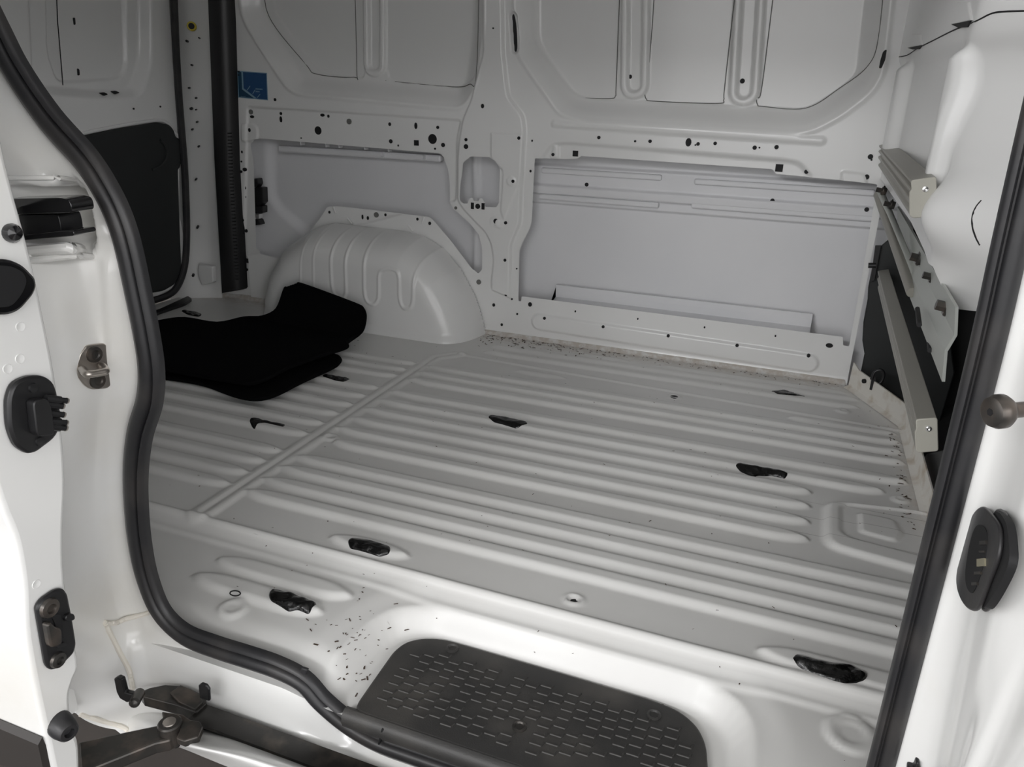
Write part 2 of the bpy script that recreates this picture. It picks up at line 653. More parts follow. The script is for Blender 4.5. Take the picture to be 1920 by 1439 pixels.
REAR_WIN_O = round_poly(W((446, -160), (452, 30), (503, 112), (545, 175), (868, 205), (893, 165), (908, 60), (912, -160)), 0.05)
FRONT_WIN_O = round_poly(W((964, -160), (966, 95), (1050, 215), (1090, 228), (1510, 252), (1575, 220), (1652, 160), (1690, -160)), 0.05)
FRONT_WIN_I = round_poly(W((990, -160), (992, 80), (1062, 172), (1086, 184), (1512, 206), (1575, 166), (1628, 124), (1648, 70), (1665, -160)), 0.03)
REAR_WIN_I = round_poly(W((495, -160), (500, 20), (573, 120), (592, 138), (668, 146), (672, 130), (715, 131), (718, 148), (730, 153), (850, 164), (890, 145), (895, -160)), 0.02)
PILLAR = round_poly(W((908, -160), (905, 100), (885, 180), (867, 223), (860, 263), (857, 297), (857, 377), (870, 396), (893, 420), (909, 436), (920, 458), (924, 487),
                      (920, 526), (920, 545), (960, 562), (962, 460), (979, 418), (981, 363), (988, 247), (985, 217), (957, 180), (948, 100), (945, -160)), 0.012, 3)
PILLAR_PAD = round_poly(W((922, 247), (986, 250), (983, 330), (948, 420), (940, 395), (945, 320), (922, 296)), 0.006, 2)
REAR_BELT = round_poly(W((462, 198), (866, 223), (858, 262), (856, 380), (840, 380), (470, 480), (455, 480)), 0.012, 2)
REAR_BRACKET = round_poly(W((452, 230), (474, 231), (483, 240), (483, 262), (466, 268), (452, 266)), 0.012, 3)
FRONT_LEDGE = round_poly(W((1008, 300), (1032, 268), (1060, 264), (1465, 296), (1500, 300), (1530, 335), (1450, 350), (1020, 320)), 0.02, 3)
FRONT_POCKET = round_poly(W((1575, 318), (1625, 324), (1630, 350), (1574, 345)), 0.012, 3)
FRONT_POCKET2 = round_poly(W((1035, 270), (1048, 271), (1048, 300), (1028, 298)), 0.008, 2)
CAP_A, CAP_B = W((1012, 604), (1516, 681))
STIFF = [W((690, -160), (690, 118)), W((1186, -160), (1182, 158)), W((1412, -160), (1392, 170))]
BIG_HOLES = [(594, 245, 8), (809, 261, 9)]


def wall_d(x, z):
    """how far the pressing sets back (+) or stands proud (-) of its base plane"""
    d = np.zeros(x.shape)
    rw, fwn = sd_poly(x, z, REAR_WIN_O), sd_poly(x, z, FRONT_WIN_O)
    d += 0.040 * ss(rw / 0.060) + 0.050 * ss(fwn / 0.062)
    d -= 0.004 * ss((0.012 - np.abs(rw)) / 0.012) + 0.004 * ss((0.012 - np.abs(fwn)) / 0.012)
    for wi in (REAR_WIN_I, FRONT_WIN_I):
        s = sd_poly(x, z, wi)
        d += 0.004 * ss((s + 0.003) / 0.0035) - 0.0005 * ss((0.004 - np.abs(s)) / 0.0035)
    for k, (a, b) in enumerate(STIFF):
        c = sd_line(x, z, [a, b])
        d -= 0.013 * ss((0.042 - c) / 0.008)
        d += 0.015 * ss((0.024 - c) / 0.010)
    slot = sd_line(x, z, W((962, 30), (966, 92)))
    d += 0.02 * ss((0.013 - slot) / 0.006)
    p = sd_poly(x, z, PILLAR)
    d -= 0.012 * ss(p / 0.010)
    d -= 0.004 * ss(sd_poly(x, z, PILLAR_PAD) / 0.006)
    rb = sd_poly(x, z, REAR_BELT)
    d += 0.007 * ss(rb / 0.008)
    d -= 0.006 * ss(sd_poly(x, z, REAR_BRACKET) / 0.006)
    d += 0.009 * ss(sd_poly(x, z, FRONT_LEDGE) / 0.014)
    d -= 0.006 * ss(sd_poly(x, z, FRONT_POCKET) / 0.008)
    d -= 0.006 * ss(sd_poly(x, z, FRONT_POCKET2) / 0.008)
    c = sd_line(x, z, [CAP_A, CAP_B])
    d -= 0.007 * ss((0.030 - c) / 0.010)
    roll = sd_line(x, z, W((1040, 232), (1540, 264)))
    d -= 0.006 * ss((0.014 - roll) / 0.012)
    # panel leans in above the belt
    d -= 0.10 * np.clip(z - 0.9, 0, 1) ** 1.6
    # lower edge turned onto the floor
    d -= 0.006 * ss((0.02 - z) / 0.02)
    for a, b, r in ((931, 415, 0), (940, 418, 0)):
        q = W((a, b))[0]
        d -= 0.003 * ss((0.018 - np.hypot(x - q[0], z - q[1])) / 0.006)
    q = W((962, 339))[0]
    rr = np.hypot(x - q[0], z - q[1])
    d -= 0.003 * ss((0.016 - rr) / 0.005)
    return d


def wall_y(px, py):
    x, z = W((px, py))[0]
    return YW + float(wall_d(np.array([x]), np.array([z]))[0])


ARCH_X0, ARCH_X1 = -1.76, -0.936
ARCH = np.vstack([[(ARCH_X1, -0.3), (ARCH_X1, 0.0)], W((902, 581), (892, 553), (864, 501), (832, 464), (796, 442), (761, 433), (658, 421), (630, 418), (604, 424), (578, 440)),
                  [(-1.660, 0.23), (-1.725, 0.14), (-1.755, 0.05), (ARCH_X0, -0.3)]])


def build_wall():
    xs = np.arange(-1.88, 0.165, 0.0031)
    zs = np.concatenate([np.arange(-0.012, 1.0, 0.0031), np.arange(1.003, 1.36, 0.02)])

    def pos(U, V):
        return np.stack([U, YW + wall_d(U, V), V], -1)

    def keep(U, V):
        k = -sd_poly(U, V, REAR_OPEN)
        k = np.minimum(k, -sd_poly(U, V, FRONT_OPEN))
        k = np.minimum(k, -sd_poly(U, V, PILLAR_OPEN))
        for a, b, r in BIG_HOLES:
            q = ony(a, b, YW)
            k = np.minimum(k, np.hypot(U - q[0], V - q[2]) - r * 0.00165)
        return k
    return obj('wall_left', grid_clip(xs, zs, pos, keep), 'paint', smooth=True, kind='structure')


wall = build_wall()

# small punched holes of the far panel: (px, py, rx, ry in pixels)
HOLES = [(516, 187, 3, 3), (471, 211, 0, 0), (473, 219, 5, 3), (527, 213, 3, 3), (527, 224, 3, 6), (605, 216, 5, 3), (616, 218, 2.5, 3),
         (731, 233, 3, 3.5), (780, 236, 3, 6), (821, 239, 3, 3), (733, 265, 4, 4), (781, 268, 5, 5), (831, 272, 4, 4), (747, 273, 1.5, 2), (816, 279, 2, 2), (565, 259, 1.5, 1.5),
         (468, 244, 3, 4), (454, 285, 2, 3), (453, 303, 2, 2), (459, 318, 5, 4), (452, 322, 4, 3), (460, 352, 2, 4), (460, 369, 2.5, 3), (456, 413, 2, 3), (462, 433, 4, 4), (456, 437, 3, 3),
         (463, 489, 4, 5), (463, 506, 2.5, 3), (905, 199, 3, 4), (874, 262, 3, 3), (874, 275, 4.5, 4.5), (973, 259, 3, 3), (962, 340, 3, 3),
         (886, 386, 3, 6), (906, 387, 3, 6), (896, 387, 5, 5), (930, 415, 5, 5), (948, 418, 3, 3), (947, 488, 3, 3), (949, 553, 3, 3), (926, 572, 3, 3.5), (941, 609, 2.5, 3), (970, 589, 2, 2),
         (998, 264, 1.5, 2), (995, 321, 2, 2.5), (994, 571, 4, 4.5), (1021, 597, 3, 3), (1131, 613, 3, 3), (1253, 630, 3, 3), (1382, 648, 3, 3), (1516, 667, 3, 3.5), (1079, 584, 1.5, 2), (1196, 598, 1.5, 2),
         (1321, 614, 1.5, 2), (1454, 630, 1.5, 2), (1555, 648, 6, 4),
         (1123, 258, 3, 3), (1191, 265, 2, 2), (1219, 265, 3, 3), (1291, 267, 5, 7), (1309, 270, 3, 3), (1304, 272, 1.5, 1.5), (1341, 269, 3, 3), (1415, 277, 3.5, 3.5), (1424, 277, 1.5, 1.5), (1456, 276, 3.5, 3.5),
         (1037, 290, 3, 3), (1079, 288, 5, 5), (1461, 315, 6, 6), (1512, 322, 3.5, 3.5), (1625, 332, 4, 4), (1632, 294, 4, 4), (1634, 300, 1.5, 1.5),
         (1182, 144, 3, 3.5), (1392, 152, 4, 4), (688, 108, 3, 4), (925, 53, 1.5, 1.5),
         (618, 398, 2.5, 3), (680, 407, 2, 5), (690, 409, 2.5, 4), (723, 403, 2.5, 3), (783, 411, 2.5, 3), (806, 419, 3, 3.5), (942, 500, 0, 0), (969, 504, 1.5, 1.5), (960, 561, 2, 2)]
PLUGS = [(471, 210, 5), (655, 228, 5.5), (706, 403, 5.5), (898, 529, 5), (855, 390, 3)]


def disc_on_wall(name, px, py, rx, ry, material, thick=0.0022, square=False):
    y = wall_y(px, py)
    c = ony(px, py, y)
    k = 0.0016
    if square:
        pl = [(-1, -1), (1, -1), (1, 1), (-1, 1)]
    else:
        pl = [(math.cos(2 * math.pi * i / 12), math.sin(2 * math.pi * i / 12)) for i in range(12)]
    P = [c + np.array([a * rx * k, -thick, b * ry * k]) for a, b in pl]
    return obj(name, prism(P, (0, thick + 0.002, 0)), material, wall)


for a, b, rx, ry in HOLES:
    if rx > 0:
        disc_on_wall('punched_hole', a, b, rx, ry, 'hole', square=(a in (781, 1079, 1461, 463) and b in (268, 288, 315, 489)) or a in (886, 906))
for a, b, r in BIG_HOLES:
    q = ony(a, b, YW + 0.010)
    obj('dark_hole_backing', lathe([(0, r * 0.0021), (0.02, r * 0.0021)], q, (0, 1, 0), 20), 'hole', wall)  # dark disc inside the cut hole, painted shade for the cavity
for a, b, r in PLUGS:
    disc_on_wall('grommet_plug', a, b, r, r, 'plug', 0.003)
q0 = [ony(a, b, wall_y(964, 60)) for a, b in spline([(962, 25), (959, 45), (961, 85), (966, 98), (970, 85), (968, 45)], 4, True)]
obj('slot_hole', prism([p + np.array([0, -0.001, 0]) for p in q0], (0, 0.004, 0)), 'hole', wall)

# adhesive seams round the blanked window panels
for path in ([(992, -60), (992, 80), (1062, 172), (1085, 183), (1143, 185), (1154, 180), (1155, 165), (1159, 60), (1164, -60)],
             [(1230, -60), (1222, 60), (1213, 165), (1209, 172), (1212, 186), (1228, 190), (1344, 194), (1357, 187), (1358, 170), (1370, 60), (1384, -60)],
             [(1456, -60), (1444, 40), (1427, 172), (1419, 180), (1420, 195), (1432, 200), (1511, 203), (1575, 165), (1627, 124), (1647, 72), (1660, -60)],
             [(496, -60), (503, 28), (573, 120), (594, 139), (664, 145), (669, 130), (664, -60)], [(708, -60), (716, 60), (718, 128), (716, 136), (722, 149), (738, 153), (848, 163), (880, 158), (893, 142), (899, -60)]):
    pts = [ony(a, b, wall_y(a, b) - 0.0007) for a, b in spline(path, 7)]
    sharp(obj('panel_seam', sweep(pts, circ(0.0013, 6)), 'plug', wall), 60)

# outer skin behind the openings, with its pressed stiffener
def skin_d(x, z):
    d = np.zeros(x.shape)
    zt = [ony(1300, b, 2.30)[2] for b in (336, 360, 366, 383, 389, 404)]
    front = ss((x + 0.92) / 0.01)
    d -= front * 0.010 * ss((z - zt[5]) / 0.004) * ss((zt[0] + 0.02 - z) / 0.01)
    d -= front * 0.014 * ss((z - zt[3] + 0.004) / 0.006) * ss((zt[2] + 0.004 - z) / 0.006)
    d -= 0.02 * np.sin(np.clip((z - 0.0) / 0.6, 0, 1) * math.pi) * -0.6
    # rear quarter: pressed tub around the lamp
    rp = sd_poly(x, z, round_poly(W((500, 250), (500, 370), (520, 400), (600, 470), (900, 540), (900, 250), y=2.30), 0.05))
    rear = 1 - ss((x + 1.02) / 0.02)
    d += rear * (0.02 * ss(rp / 0.04) - 0.02)
    return d


def build_skin():
    xs = np.arange(-2.20, 0.26, 0.008)
    zs = np.concatenate([np.arange(-0.05, 0.66, 0.003), np.arange(0.66, 1.38, 0.02)])
    return obj('wall_outer', grid_clip(xs, zs, lambda U, V: np.stack([U, 2.30 + skin_d(U, V), V], -1)), 'skin', smooth=True, kind='structure')


skin = build_skin()
for a, b in ((1098, 347), (1448, 377), (1625, 393)):
    x, z = W((a, b), y=2.285)[0]
    y = 2.30 + float(skin_d(np.array([x]), np.array([z]))[0])
    obj('punched_hole', prism([np.array([x + 0.006 * math.cos(t), y - 0.001, z + 0.006 * math.sin(t)]) for t in np.linspace(0, 2 * math.pi, 13)[:-1]], (0, 0.003, 0)), 'hole', skin)
# long shallow embossings either side of the stiffener web
for (a, b), (c, d_) in (((1015, 318), (1240, 335)), ((1302, 338), (1640, 365)), ((1010, 372), (1235, 382)), ((1296, 384), (1640, 412))):
    p, q = ony(a, b, 2.287), ony(c, d_, 2.287)
    z = 0.5 * (p[2] + q[2])
    bevel(obj('embossing', box(p[0], q[0], 2.284, 2.30, z - 0.008, z + 0.008), 'skin', skin), 0.004)
# inner sill channel behind the lower rail
a, b = ony(1043, 536, 2.285), ony(1523, 597, 2.285)
zc = 0.5 * (a[2] + b[2])
obj('sill_channel', sweep([(a[0], 0, 0), (b[0], 0, 0)], [(-2.282, zc + 0.008), (-2.292, zc + 0.008), (-2.292, zc - 0.03), (-2.225, zc - 0.045), (-2.225, zc - 0.048), (-2.285, zc - 0.034), (-2.282, zc - 0.010)],
                          side=(0, 0, 1)), 'skin', skin)
# hat rail inside the rear opening under the belt
a, b = ony(522, 268, 2.27), ony(828, 300, 2.27)
zt = a[2]
bevel(obj('hat_rail', box(a[0], b[0], 2.262, 2.29, zt - 0.030, zt - 0.008), 'skin', skin), 0.006)
a = ony(490, 266, 2.24)
for i, (px, py) in enumerate(((560, 267), (607, 271), (632, 272), (680, 276), (725, 279), (711, 288), (789, 294))):
    p = ony(px, py, 2.232)
    bevel(obj('stiffening_rib', box(p[0] - 0.0022, p[0] + 0.0022, 2.24, 2.264, p[2] - 0.010, p[2] + 0.004), 'skin', skin), 0.002)
# tail-lamp socket hanging in the rear opening
lamp = empty('tail_lamp_connector', 'black tail lamp wiring connector inside the rear side panel opening', 'connector')
for nm, c, mtl in (('cable_loop', [(474, 335), (482, 335), (484, 345), (480, 352), (473, 350)], 'plastic'), ('socket', [(474, 352), (492, 352), (493, 380), (487, 386), (475, 386)], 'plastic'),
                   ('clip', [(475, 386), (492, 387), (492, 400), (477, 401)], 'plastic'), ('bulb_tip', [(477, 402), (485, 402), (485, 411), (479, 411)], 'chrome'), ('plug', [(477, 411), (484, 412), (488, 422), (477, 423)], 'plastic')):
    bevel(obj(nm, prism([ony(a, b, 2.245) for a, b in c], (0, 0.03, 0)), mtl, lamp), 0.003)

# ================================================================== WHEEL ARCH
ARCH_P = 0.165
GROOVES = [W((560, 400), (563, 440), (563, 560), y=2.06), W((584, 400), (586, 440), (588, 560), y=2.06),
           spline(np.vstack([W((618, 400), (620, 500), (624, 545), (637, 560), (648, 550), (647, 500), (646, 400), y=2.06)]), 4),
           spline(np.vstack([W((682, 400), (682, 490), (684, 555), (697, 571), (709, 560), (710, 520), (716, 507), (735, 505), (747, 517), (749, 560), (757, 578), (770, 576), (774, 560), (775, 520), (782, 490), (790, 478), y=2.06)]), 4)]


def arch_p(x, z):
    d = sd_poly(x, z, ARCH)
    R = 0.105
    t = np.clip(d / R, 0, 1)
    p = ARCH_P * np.sqrt(np.clip(1 - (1 - t) ** 2.3, 0, 1))
    for g in GROOVES[:2]:
        c = sd_line(x, z, g)
        p += 0.003 * ss((0.004 - np.abs(c - 0.0)) / 0.004)
    for g in GROOVES[2:]:
        c = sd_line(x, z, g)
        p += 0.0045 * ss((0.007 - c) / 0.006)
    # foot of the pressing flares onto the floor
    p += 0.012 * ss((0.03 - z) / 0.03) * ss(d / 0.03)
    return p


def build_arch():
    xs = np.arange(ARCH_X0 - 0.01, ARCH_X1 + 0.008, 0.0035)
    zs = np.arange(-0.004, 0.36, 0.0035)
    me = grid_clip(xs, zs, lambda U, V: np.stack([U, YW + 0.006 - arch_p(U, V), V], -1), lambda U, V: sd_poly(U, V, ARCH))
    return obj('wheel_arch', me, 'paint', smooth=True, kind='structure')


arch = build_arch()
for (a, b), (c, d_) in (((625, 388), (630, 401)), ((651, 409), (661, 420)), ((765, 423), (774, 434)), ((795, 406), (791, 419))):
    p, q = ony(a, b, YW - 0.001), ony(c, d_, YW - 0.001)
    sharp(obj('flange_bead', sweep([p, q], circ(0.0035, 8)), 'paint', arch))

# ================================================================== REAR END
def rear_x(z):
    return -2.125 + 0.065 * z


def R3(px, py, off=0.0):
    """point on the leaning plane of the rear doors"""
    r = ray(px, py)
    t = (-2.125 + off + 0.065 * CAMH) / (r[0] - 0.065 * r[2])
    return CAM + r * t


D_IN = [R3(a, b)[1:] for a, b in ((250, -200), (255, 120), (250, 140), (235, 150), (170, 155), (125, 158), (105, 100), (100, -200))]


def door_d(y, z):
    d = np.zeros(y.shape)
    p = np.array(D_IN)
    s = sd_poly(y, z, round_poly(p, 0.03))
    d -= 0.012 * ss(s / 0.006)
    o = sd_poly(y, z, round_poly([R3(a, b)[1:] for a, b in ((285, -220), (288, 120), (268, 185), (200, 190), (60, 180), (40, -220))], 0.05))
    d -= 0.035 * ss(o / 0.035)
    return d


def build_rear_door():
    root = empty('door_2', kind='structure')
    ys = np.arange(1.40, 2.20, 0.0045)
    zs = np.arange(0.0, 1.34, 0.0045)
    edge = [R3(a, b)[1:] for a, b in ((329, -240), (331, 200), (336, 400), (345, 450), (345, 500), (338, 530), (322, 556), (298, 566))]
    edge = [(1.40, 1.34)] + [(min(y, 2.19), z) for y, z in edge] + [(1.40, 0.02)]
    me = grid_clip(ys, zs, lambda U, V: np.stack([rear_x(V) + door_d(U, V), U, V], -1), lambda U, V: sd_poly(U, V, edge))
    obj('inner_panel', me, 'paint', root, smooth=True)
    # black trim pad low on the door
    tr = [R3(a, b) for a, b in ((120, 262), (204, 243), (290, 229), (312, 234), (320, 245), (322, 256), (331, 260), (335, 272), (334, 300), (330, 314), (327, 318), (331, 440), (334, 505), (322, 532), (300, 545), (120, 575))]
    tr = round_poly(tr, 0.012, 3)
    sharp(bevel(obj('trim_pad', prism(tr, (0.018, 0, 0)), 'flap', root), 0.005))
    sp = [R3(a, b, 0.019) for a, b in spline([(300, 262), (310, 275), (312, 295), (300, 312), (285, 318)], 4)]
    sharp(obj('pad_ridge', sweep(sp, circ(0.005, 8), side=(1, 0, 0)), 'flap', root))
    rim = [R3(a, b, 0.003) for a, b in spline([(120, 258), (204, 240), (290, 226), (314, 231), (323, 244), (334, 258), (337, 290), (333, 316), (334, 440), (338, 506), (325, 536), (300, 549)], 3)]
    sharp(obj('trim_rim', sweep(rim, circ(0.006, 8), side=(1, 0, 0)), 'paint', root))
    for pl in ([(136, 33), (140, 33), (141, 46), (138, 47)], [(144, 128), (148, 130), (149, 141), (145, 142)], [(184, 174), (195, 173), (202, 177), (194, 180)], [(206, 171), (216, 170), (224, 174), (214, 177)]):
        P = [R3(a, b, -0.010 + 0.010) for a, b in pl]
        obj('slot_hole', prism(round_poly(P, 0.004, 3), (0.002, 0, 0)), 'hole', root)
    for pa, pb in (((300, 200), (305, 206)), ((250, 204), (251, 206))):
        obj('clip_hole', lathe([(-0.004, 0.003), (0.003, 0.003)], R3(*pa), (1, 0, 0), 8), 'hole', root)
    # middle seam line of the inset
    sl = [R3(a, b, -0.028) for a, b in ((104, -60), (108, 40), (114, 110), (118, 160))]
    sharp(obj('panel_seam', sweep(sl, circ(0.0015, 6), side=(1, 0, 0)), 'hole', root))
    obj('outer_skin', box(-2.20, -2.175, 1.40, 2.2, 0, 1.34), 'paint', root)
    return root


build_rear_door()
root = empty('door_3', kind='structure')
obj('inner_panel', box(-2.16, -2.125, 0.66, 1.395, 0.0, 1.34), 'paint', root)
obj('trim_pad', box(-2.125, -2.11, 0.72, 1.33, 0.08, 0.6), 'flap', root)

# D pillar: flat post between door seal and cable cover, then the run to the side panel
PILL_ROWS = []
for py in (-260, 0, 150, 300, 420, 500, 548, 575):
    xl = np.interp(py, [-260, 0, 300, 420, 500, 550, 580], [330, 334, 348, 353, 352, 347, 338])
    xm = np.interp(py, [-260, 0, 300, 550], [372, 380, 388, 396])
    xr = np.interp(py, [-260, 0, 300, 545], [388, 400, 408, 416])
    xe = np.interp(py, [-260, 0, 300, 545], [434, 437, 443, 455])
    a = R3(xl, py, 0.01)
    z = a[2]
    row = [a + np.array([-0.06, 0.004, 0]), a]
    r1 = ony(xm, py, min(a[1] + 0.045, 2.20))
    row.append(r1)
    row.append(ony(xr, py, 2.195))
    row.append(ony(xr + 4, py, 2.215))
    row.append(ony(xe + 8, py, YW + 0.012))
    row.append(ony(xe + 26, py, YW + 0.012))
    PILL_ROWS.append(row)
post = obj('wall_rear', loft(spline_sheet(PILL_ROWS, 6, 5)), 'paint', smooth=True, kind='structure')
for a, b, r in ((350, 77, 2.5), (359, 122, 2), (354, 165, 2), (367, 184, 2), (358, 204, 3), (367, 206, 1.5), (360, 243, 2), (372, 275, 2), (367, 337, 2), (370, 427, 2.5), (362, 517, 3), (388, 527, 2), (373, 71, 1.5), (369, 229, 2)):
    t = (a - 345) / 45.0
    y = 2.155 + 0.035 * max(0, min(1, t))
    p = ony(a, b, 2.14 + 0.04 * t)
    obj('punched_hole', lathe([(-0.004, r * 0.0016), (0.03, r * 0.0016)], p, (-0.6, 0.8, 0), 8), 'hole', post)
p = ony(359, 49, 2.155)
ring = empty('grommet_ring', 'yellow ringed hole high on the rear door post', 'grommet')
obj('ring', lathe([(-0.002, 0.0135), (0.0, 0.0145), (0.02, 0.0145)], p, (-0.6, 0.8, 0), 20), 'yellow', ring)
obj('hole', lathe([(-0.0032, 0.0095), (0.02, 0.0095)], p, (-0.6, 0.8, 0), 16), 'hole', ring)
# small pressed pocket at the foot of the post
pk = [ony(a, b, 2.150) for a, b in ((372, 496), (398, 500), (400, 530), (378, 535), (371, 515))]
bevel(obj('pressed_pocket', prism(round_poly(pk, 0.006, 3), (0.0, 0.02, 0)), 'paint', post), 0.003)

# black ribbed cable cover on the post
cov = empty('cable_cover', 'tall black ribbed plastic cable cover on the rear pillar', 'cover')
rows_l = [ony(np.interp(py, [-260, 0, 300, 548], [382, 390, 402, 416]), py, 2.175) for py in (-260, 0, 150, 300, 450, 548)]
rows_r = [ony(np.interp(py, [-260, 0, 300, 541], [426, 434, 443, 456]), py, 2.205) for py in (-260, 0, 150, 300, 450, 541)]
me = loft([[l + np.array([-0.004, 0.02, 0]), l, 0.65 * l + 0.35 * r + np.array([0.002, -0.012, 0]), 0.3 * l + 0.7 * r + np.array([0.003, -0.012, 0]), r, r + np.array([0.004, 0.02, 0])] for l, r in zip(rows_l, rows_r)])
o = obj('cover_body', me, 'plastic', cov)
sharp(o, 30)
lo_l, lo_r = rows_l[-1], rows_r[-1]
obj('cover_foot', prism([lo_l, lo_r, lo_r + np.array([0, .02, 0]), lo_l + np.array([0, .02, 0])], (0, 0, -0.004)), 'plastic', cov)
for i in range(44):
    t = i / 44
    py = 250 + 280 * t
    l = ony(np.interp(py, [0, 300, 548], [404, 415, 428]), py, 2.181)
    r = ony(np.interp(py, [0, 300, 541], [428, 437, 449]), py, 2.190)
    obj('cover_rib', sweep([l, r], circ(0.0022, 6), side=(0, 0, 1)), 'plastic', cov)

# rubber seal round the rear door opening and the kick plate
rs = [R3(a, b, 0.02) for a, b in spline([(318, -260), (326, 0), (334, 160), (345, 300), (349, 380), (350, 450), (346, 500), (334, 535), (318, 552), (290, 563), (250, 572)], 6)]
sharp(obj('door_seal', sweep(rs, [(a * 1.0, b * 0.9) for a, b in circ(0.0125, 10)], side=(1, 0, 0)), 'rubber', label='thin black rubber seal around the dark rear door opening', cat='seal'))
kp = [onz(a, b, 0.012) for a, b in ((262, 592), (300, 579), (335, 563), (352, 555), (360, 560), (346, 569), (298, 585), (262, 606))]
bevel(obj('kick_plate', prism(round_poly(kp, 0.01, 3), (0, 0, -0.01)), 'plastic', label='black plastic threshold pad below the rear door', cat='threshold'), 0.003)

# roof, near side panel behind the opening, header above the door
obj('ceiling', box(-2.24, 0.45, 0.585, 2.36, 1.345, 1.37), 'paint', kind='structure')
obj('wall_near', box(-2.2, -1.06, 0.715, 0.74, 0.0, 1.35), 'paint', kind='structure')
obj('wall_back', box(-2.25, -2.22, 0.58, 2.36, -0.12, 1.37), 'paint', kind='structure')
obj('wall_side', box(-2.24, -0.905, 0.585, 0.60, -0.12, 1.37), 'jamb', kind='structure')
obj('header', box(-1.0, 0.5, 0.66, 0.74, 1.215, 1.35), 'paint', kind='structure')


def proj(P):
    """pixel position of world points (n,3)"""
    c = (np.asarray(P) - CAM) @ RM
    return CX + FOC * c[..., 0] / c[..., 2], CY + FOC * c[..., 1] / c[..., 2]


# ================================================================== DOOR OPENING: jambs and sill
SEAL_Y = 0.70
SEAL_L = [(-60, -60), (0, 62), (38, 135), (98, 222), (165, 298), (205, 360), (230, 415), (246, 470), (262, 545), (277, 620), (287, 690), (284, 750), (266, 812), (258, 880), (259, 950), (266, 1020), (280, 1085),
          (306, 1146), (350, 1188), (410, 1212), (470, 1231), (525, 1250), (572, 1275), (607, 1313), (655, 1353), (712, 1386), (780, 1411), (900, 1452), (1100, 1521), (1350, 1609)]
JR = [  # seal line, then outwards to the body skin: pixel positions
    [(-60, -60), (-110, -40), (-170, 0), (-250, 30), (-330, 60)],
    [(38, 135), (5, 150), (-60, 190), (-130, 200), (-200, 210)],
    [(165, 298), (132, 316), (72, 330), (0, 335), (-80, 330)],
    [(246, 470), (215, 470), (150, 470), (60, 470), (-40, 480)],
    [(276, 610), (244, 610), (180, 610), (110, 610), (0, 600)],
    [(287, 700), (256, 704), (200, 710), (130, 712), (40, 712)],
    [(266, 812), (236, 812), (190, 816), (130, 820), (60, 820)],
    [(258, 920), (232, 925), (190, 935), (130, 940), (70, 940)],
    [(270, 1040), (244, 1050), (205, 1060), (150, 1070), (95, 1080)],
    [(303, 1143), (272, 1160), (236, 1175), (190, 1190), (120, 1200)],
    [(322, 1168), (300, 1190), (264, 1216), (205, 1262), (125, 1285)],
    [(350, 1188), (328, 1212), (292, 1245), (240, 1300), (150, 1345)],
    [(385, 1203), (364, 1232), (335, 1272), (272, 1335), (236, 1370)],
    [(470, 1231), (456, 1262), (435, 1295), (405, 1325), (380, 1350)],
    [(572, 1275), (556, 1305), (535, 1340), (508, 1362), (490, 1385)],
    [(655, 1353), (640, 1380), (628, 1400), (612, 1408), (600, 1420)],
    [(712, 1386), (708, 1402), (700, 1418), (690, 1432), (680, 1445)]]
JY = [[0.712, 0.698, 0.675, 0.625, 0.57]] * 9 + [[0.712, 0.698, 0.68, 0.635, 0.58], [0.712, 0.698, 0.682, 0.645, 0.59], [0.712, 0.698, 0.685, 0.655, 0.61], [0.712, 0.698, 0.686, 0.668, 0.65]] + [[0.712, 0.698, 0.688, 0.678, 0.675]] * 4
rows = [[ony(p[0], p[1], y) for p, y in zip(r, yy)] for r, yy in zip(JR, JY)]
rows += [[p + np.array([dx, 0, 0]) for p in rows[-1]] for dx in (0.14, 0.36, 0.62)]
sheet = spline_sheet(rows, 22, 14)
px, py = proj(sheet.reshape(-1, 3))
rec = sd_poly(px, py, round_poly([(-60, 332), (142, 333), (161, 348), (172, 395), (181, 445), (174, 474), (100, 482), (-60, 495)], 12))
rec2 = sd_poly(px, py, round_poly([(-60, 350), (140, 352), (156, 366), (164, 410), (171, 456), (150, 464), (-60, 478)], 10))
flat = sheet.reshape(-1, 3).copy()
flat[:, 1] += 0.010 * ss(rec / 6) + 0.055 * ss(rec2 / 8)
flat[:, 0] -= 0.02 * ss(rec2 / 8)
# soft fold running down the post
fold = sd_line(px, py, [(205, 500), (215, 700), (196, 830), (186, 950), (205, 1060), (246, 1180), (262, 1285)])
flat[:, 1] -= 0.004 * ss((22 - fold) / 22)
jamb = obj('wall_jamb', loft(flat.reshape(sheet.shape)), 'jamb', smooth=True, kind='structure')
# beads of seam sealer low on the post
for path in ([(292, 1143), (272, 1152), (240, 1160), (215, 1169), (196, 1168)], [(198, 1170), (210, 1195), (225, 1225), (241, 1255), (246, 1275), (249, 1292)], [(150, 1340), (190, 1352), (225, 1362), (240, 1370)]):
    pts = []
    for a, b in spline(path, 6):
        k = np.argmin((px - a) ** 2 + (py - b) ** 2)
        pts.append(ony(a, b, flat[k, 1] - 0.001))
    sharp(obj('sealer_bead', sweep(pts, circ(0.0038, 8)), 'sealer', jamb))

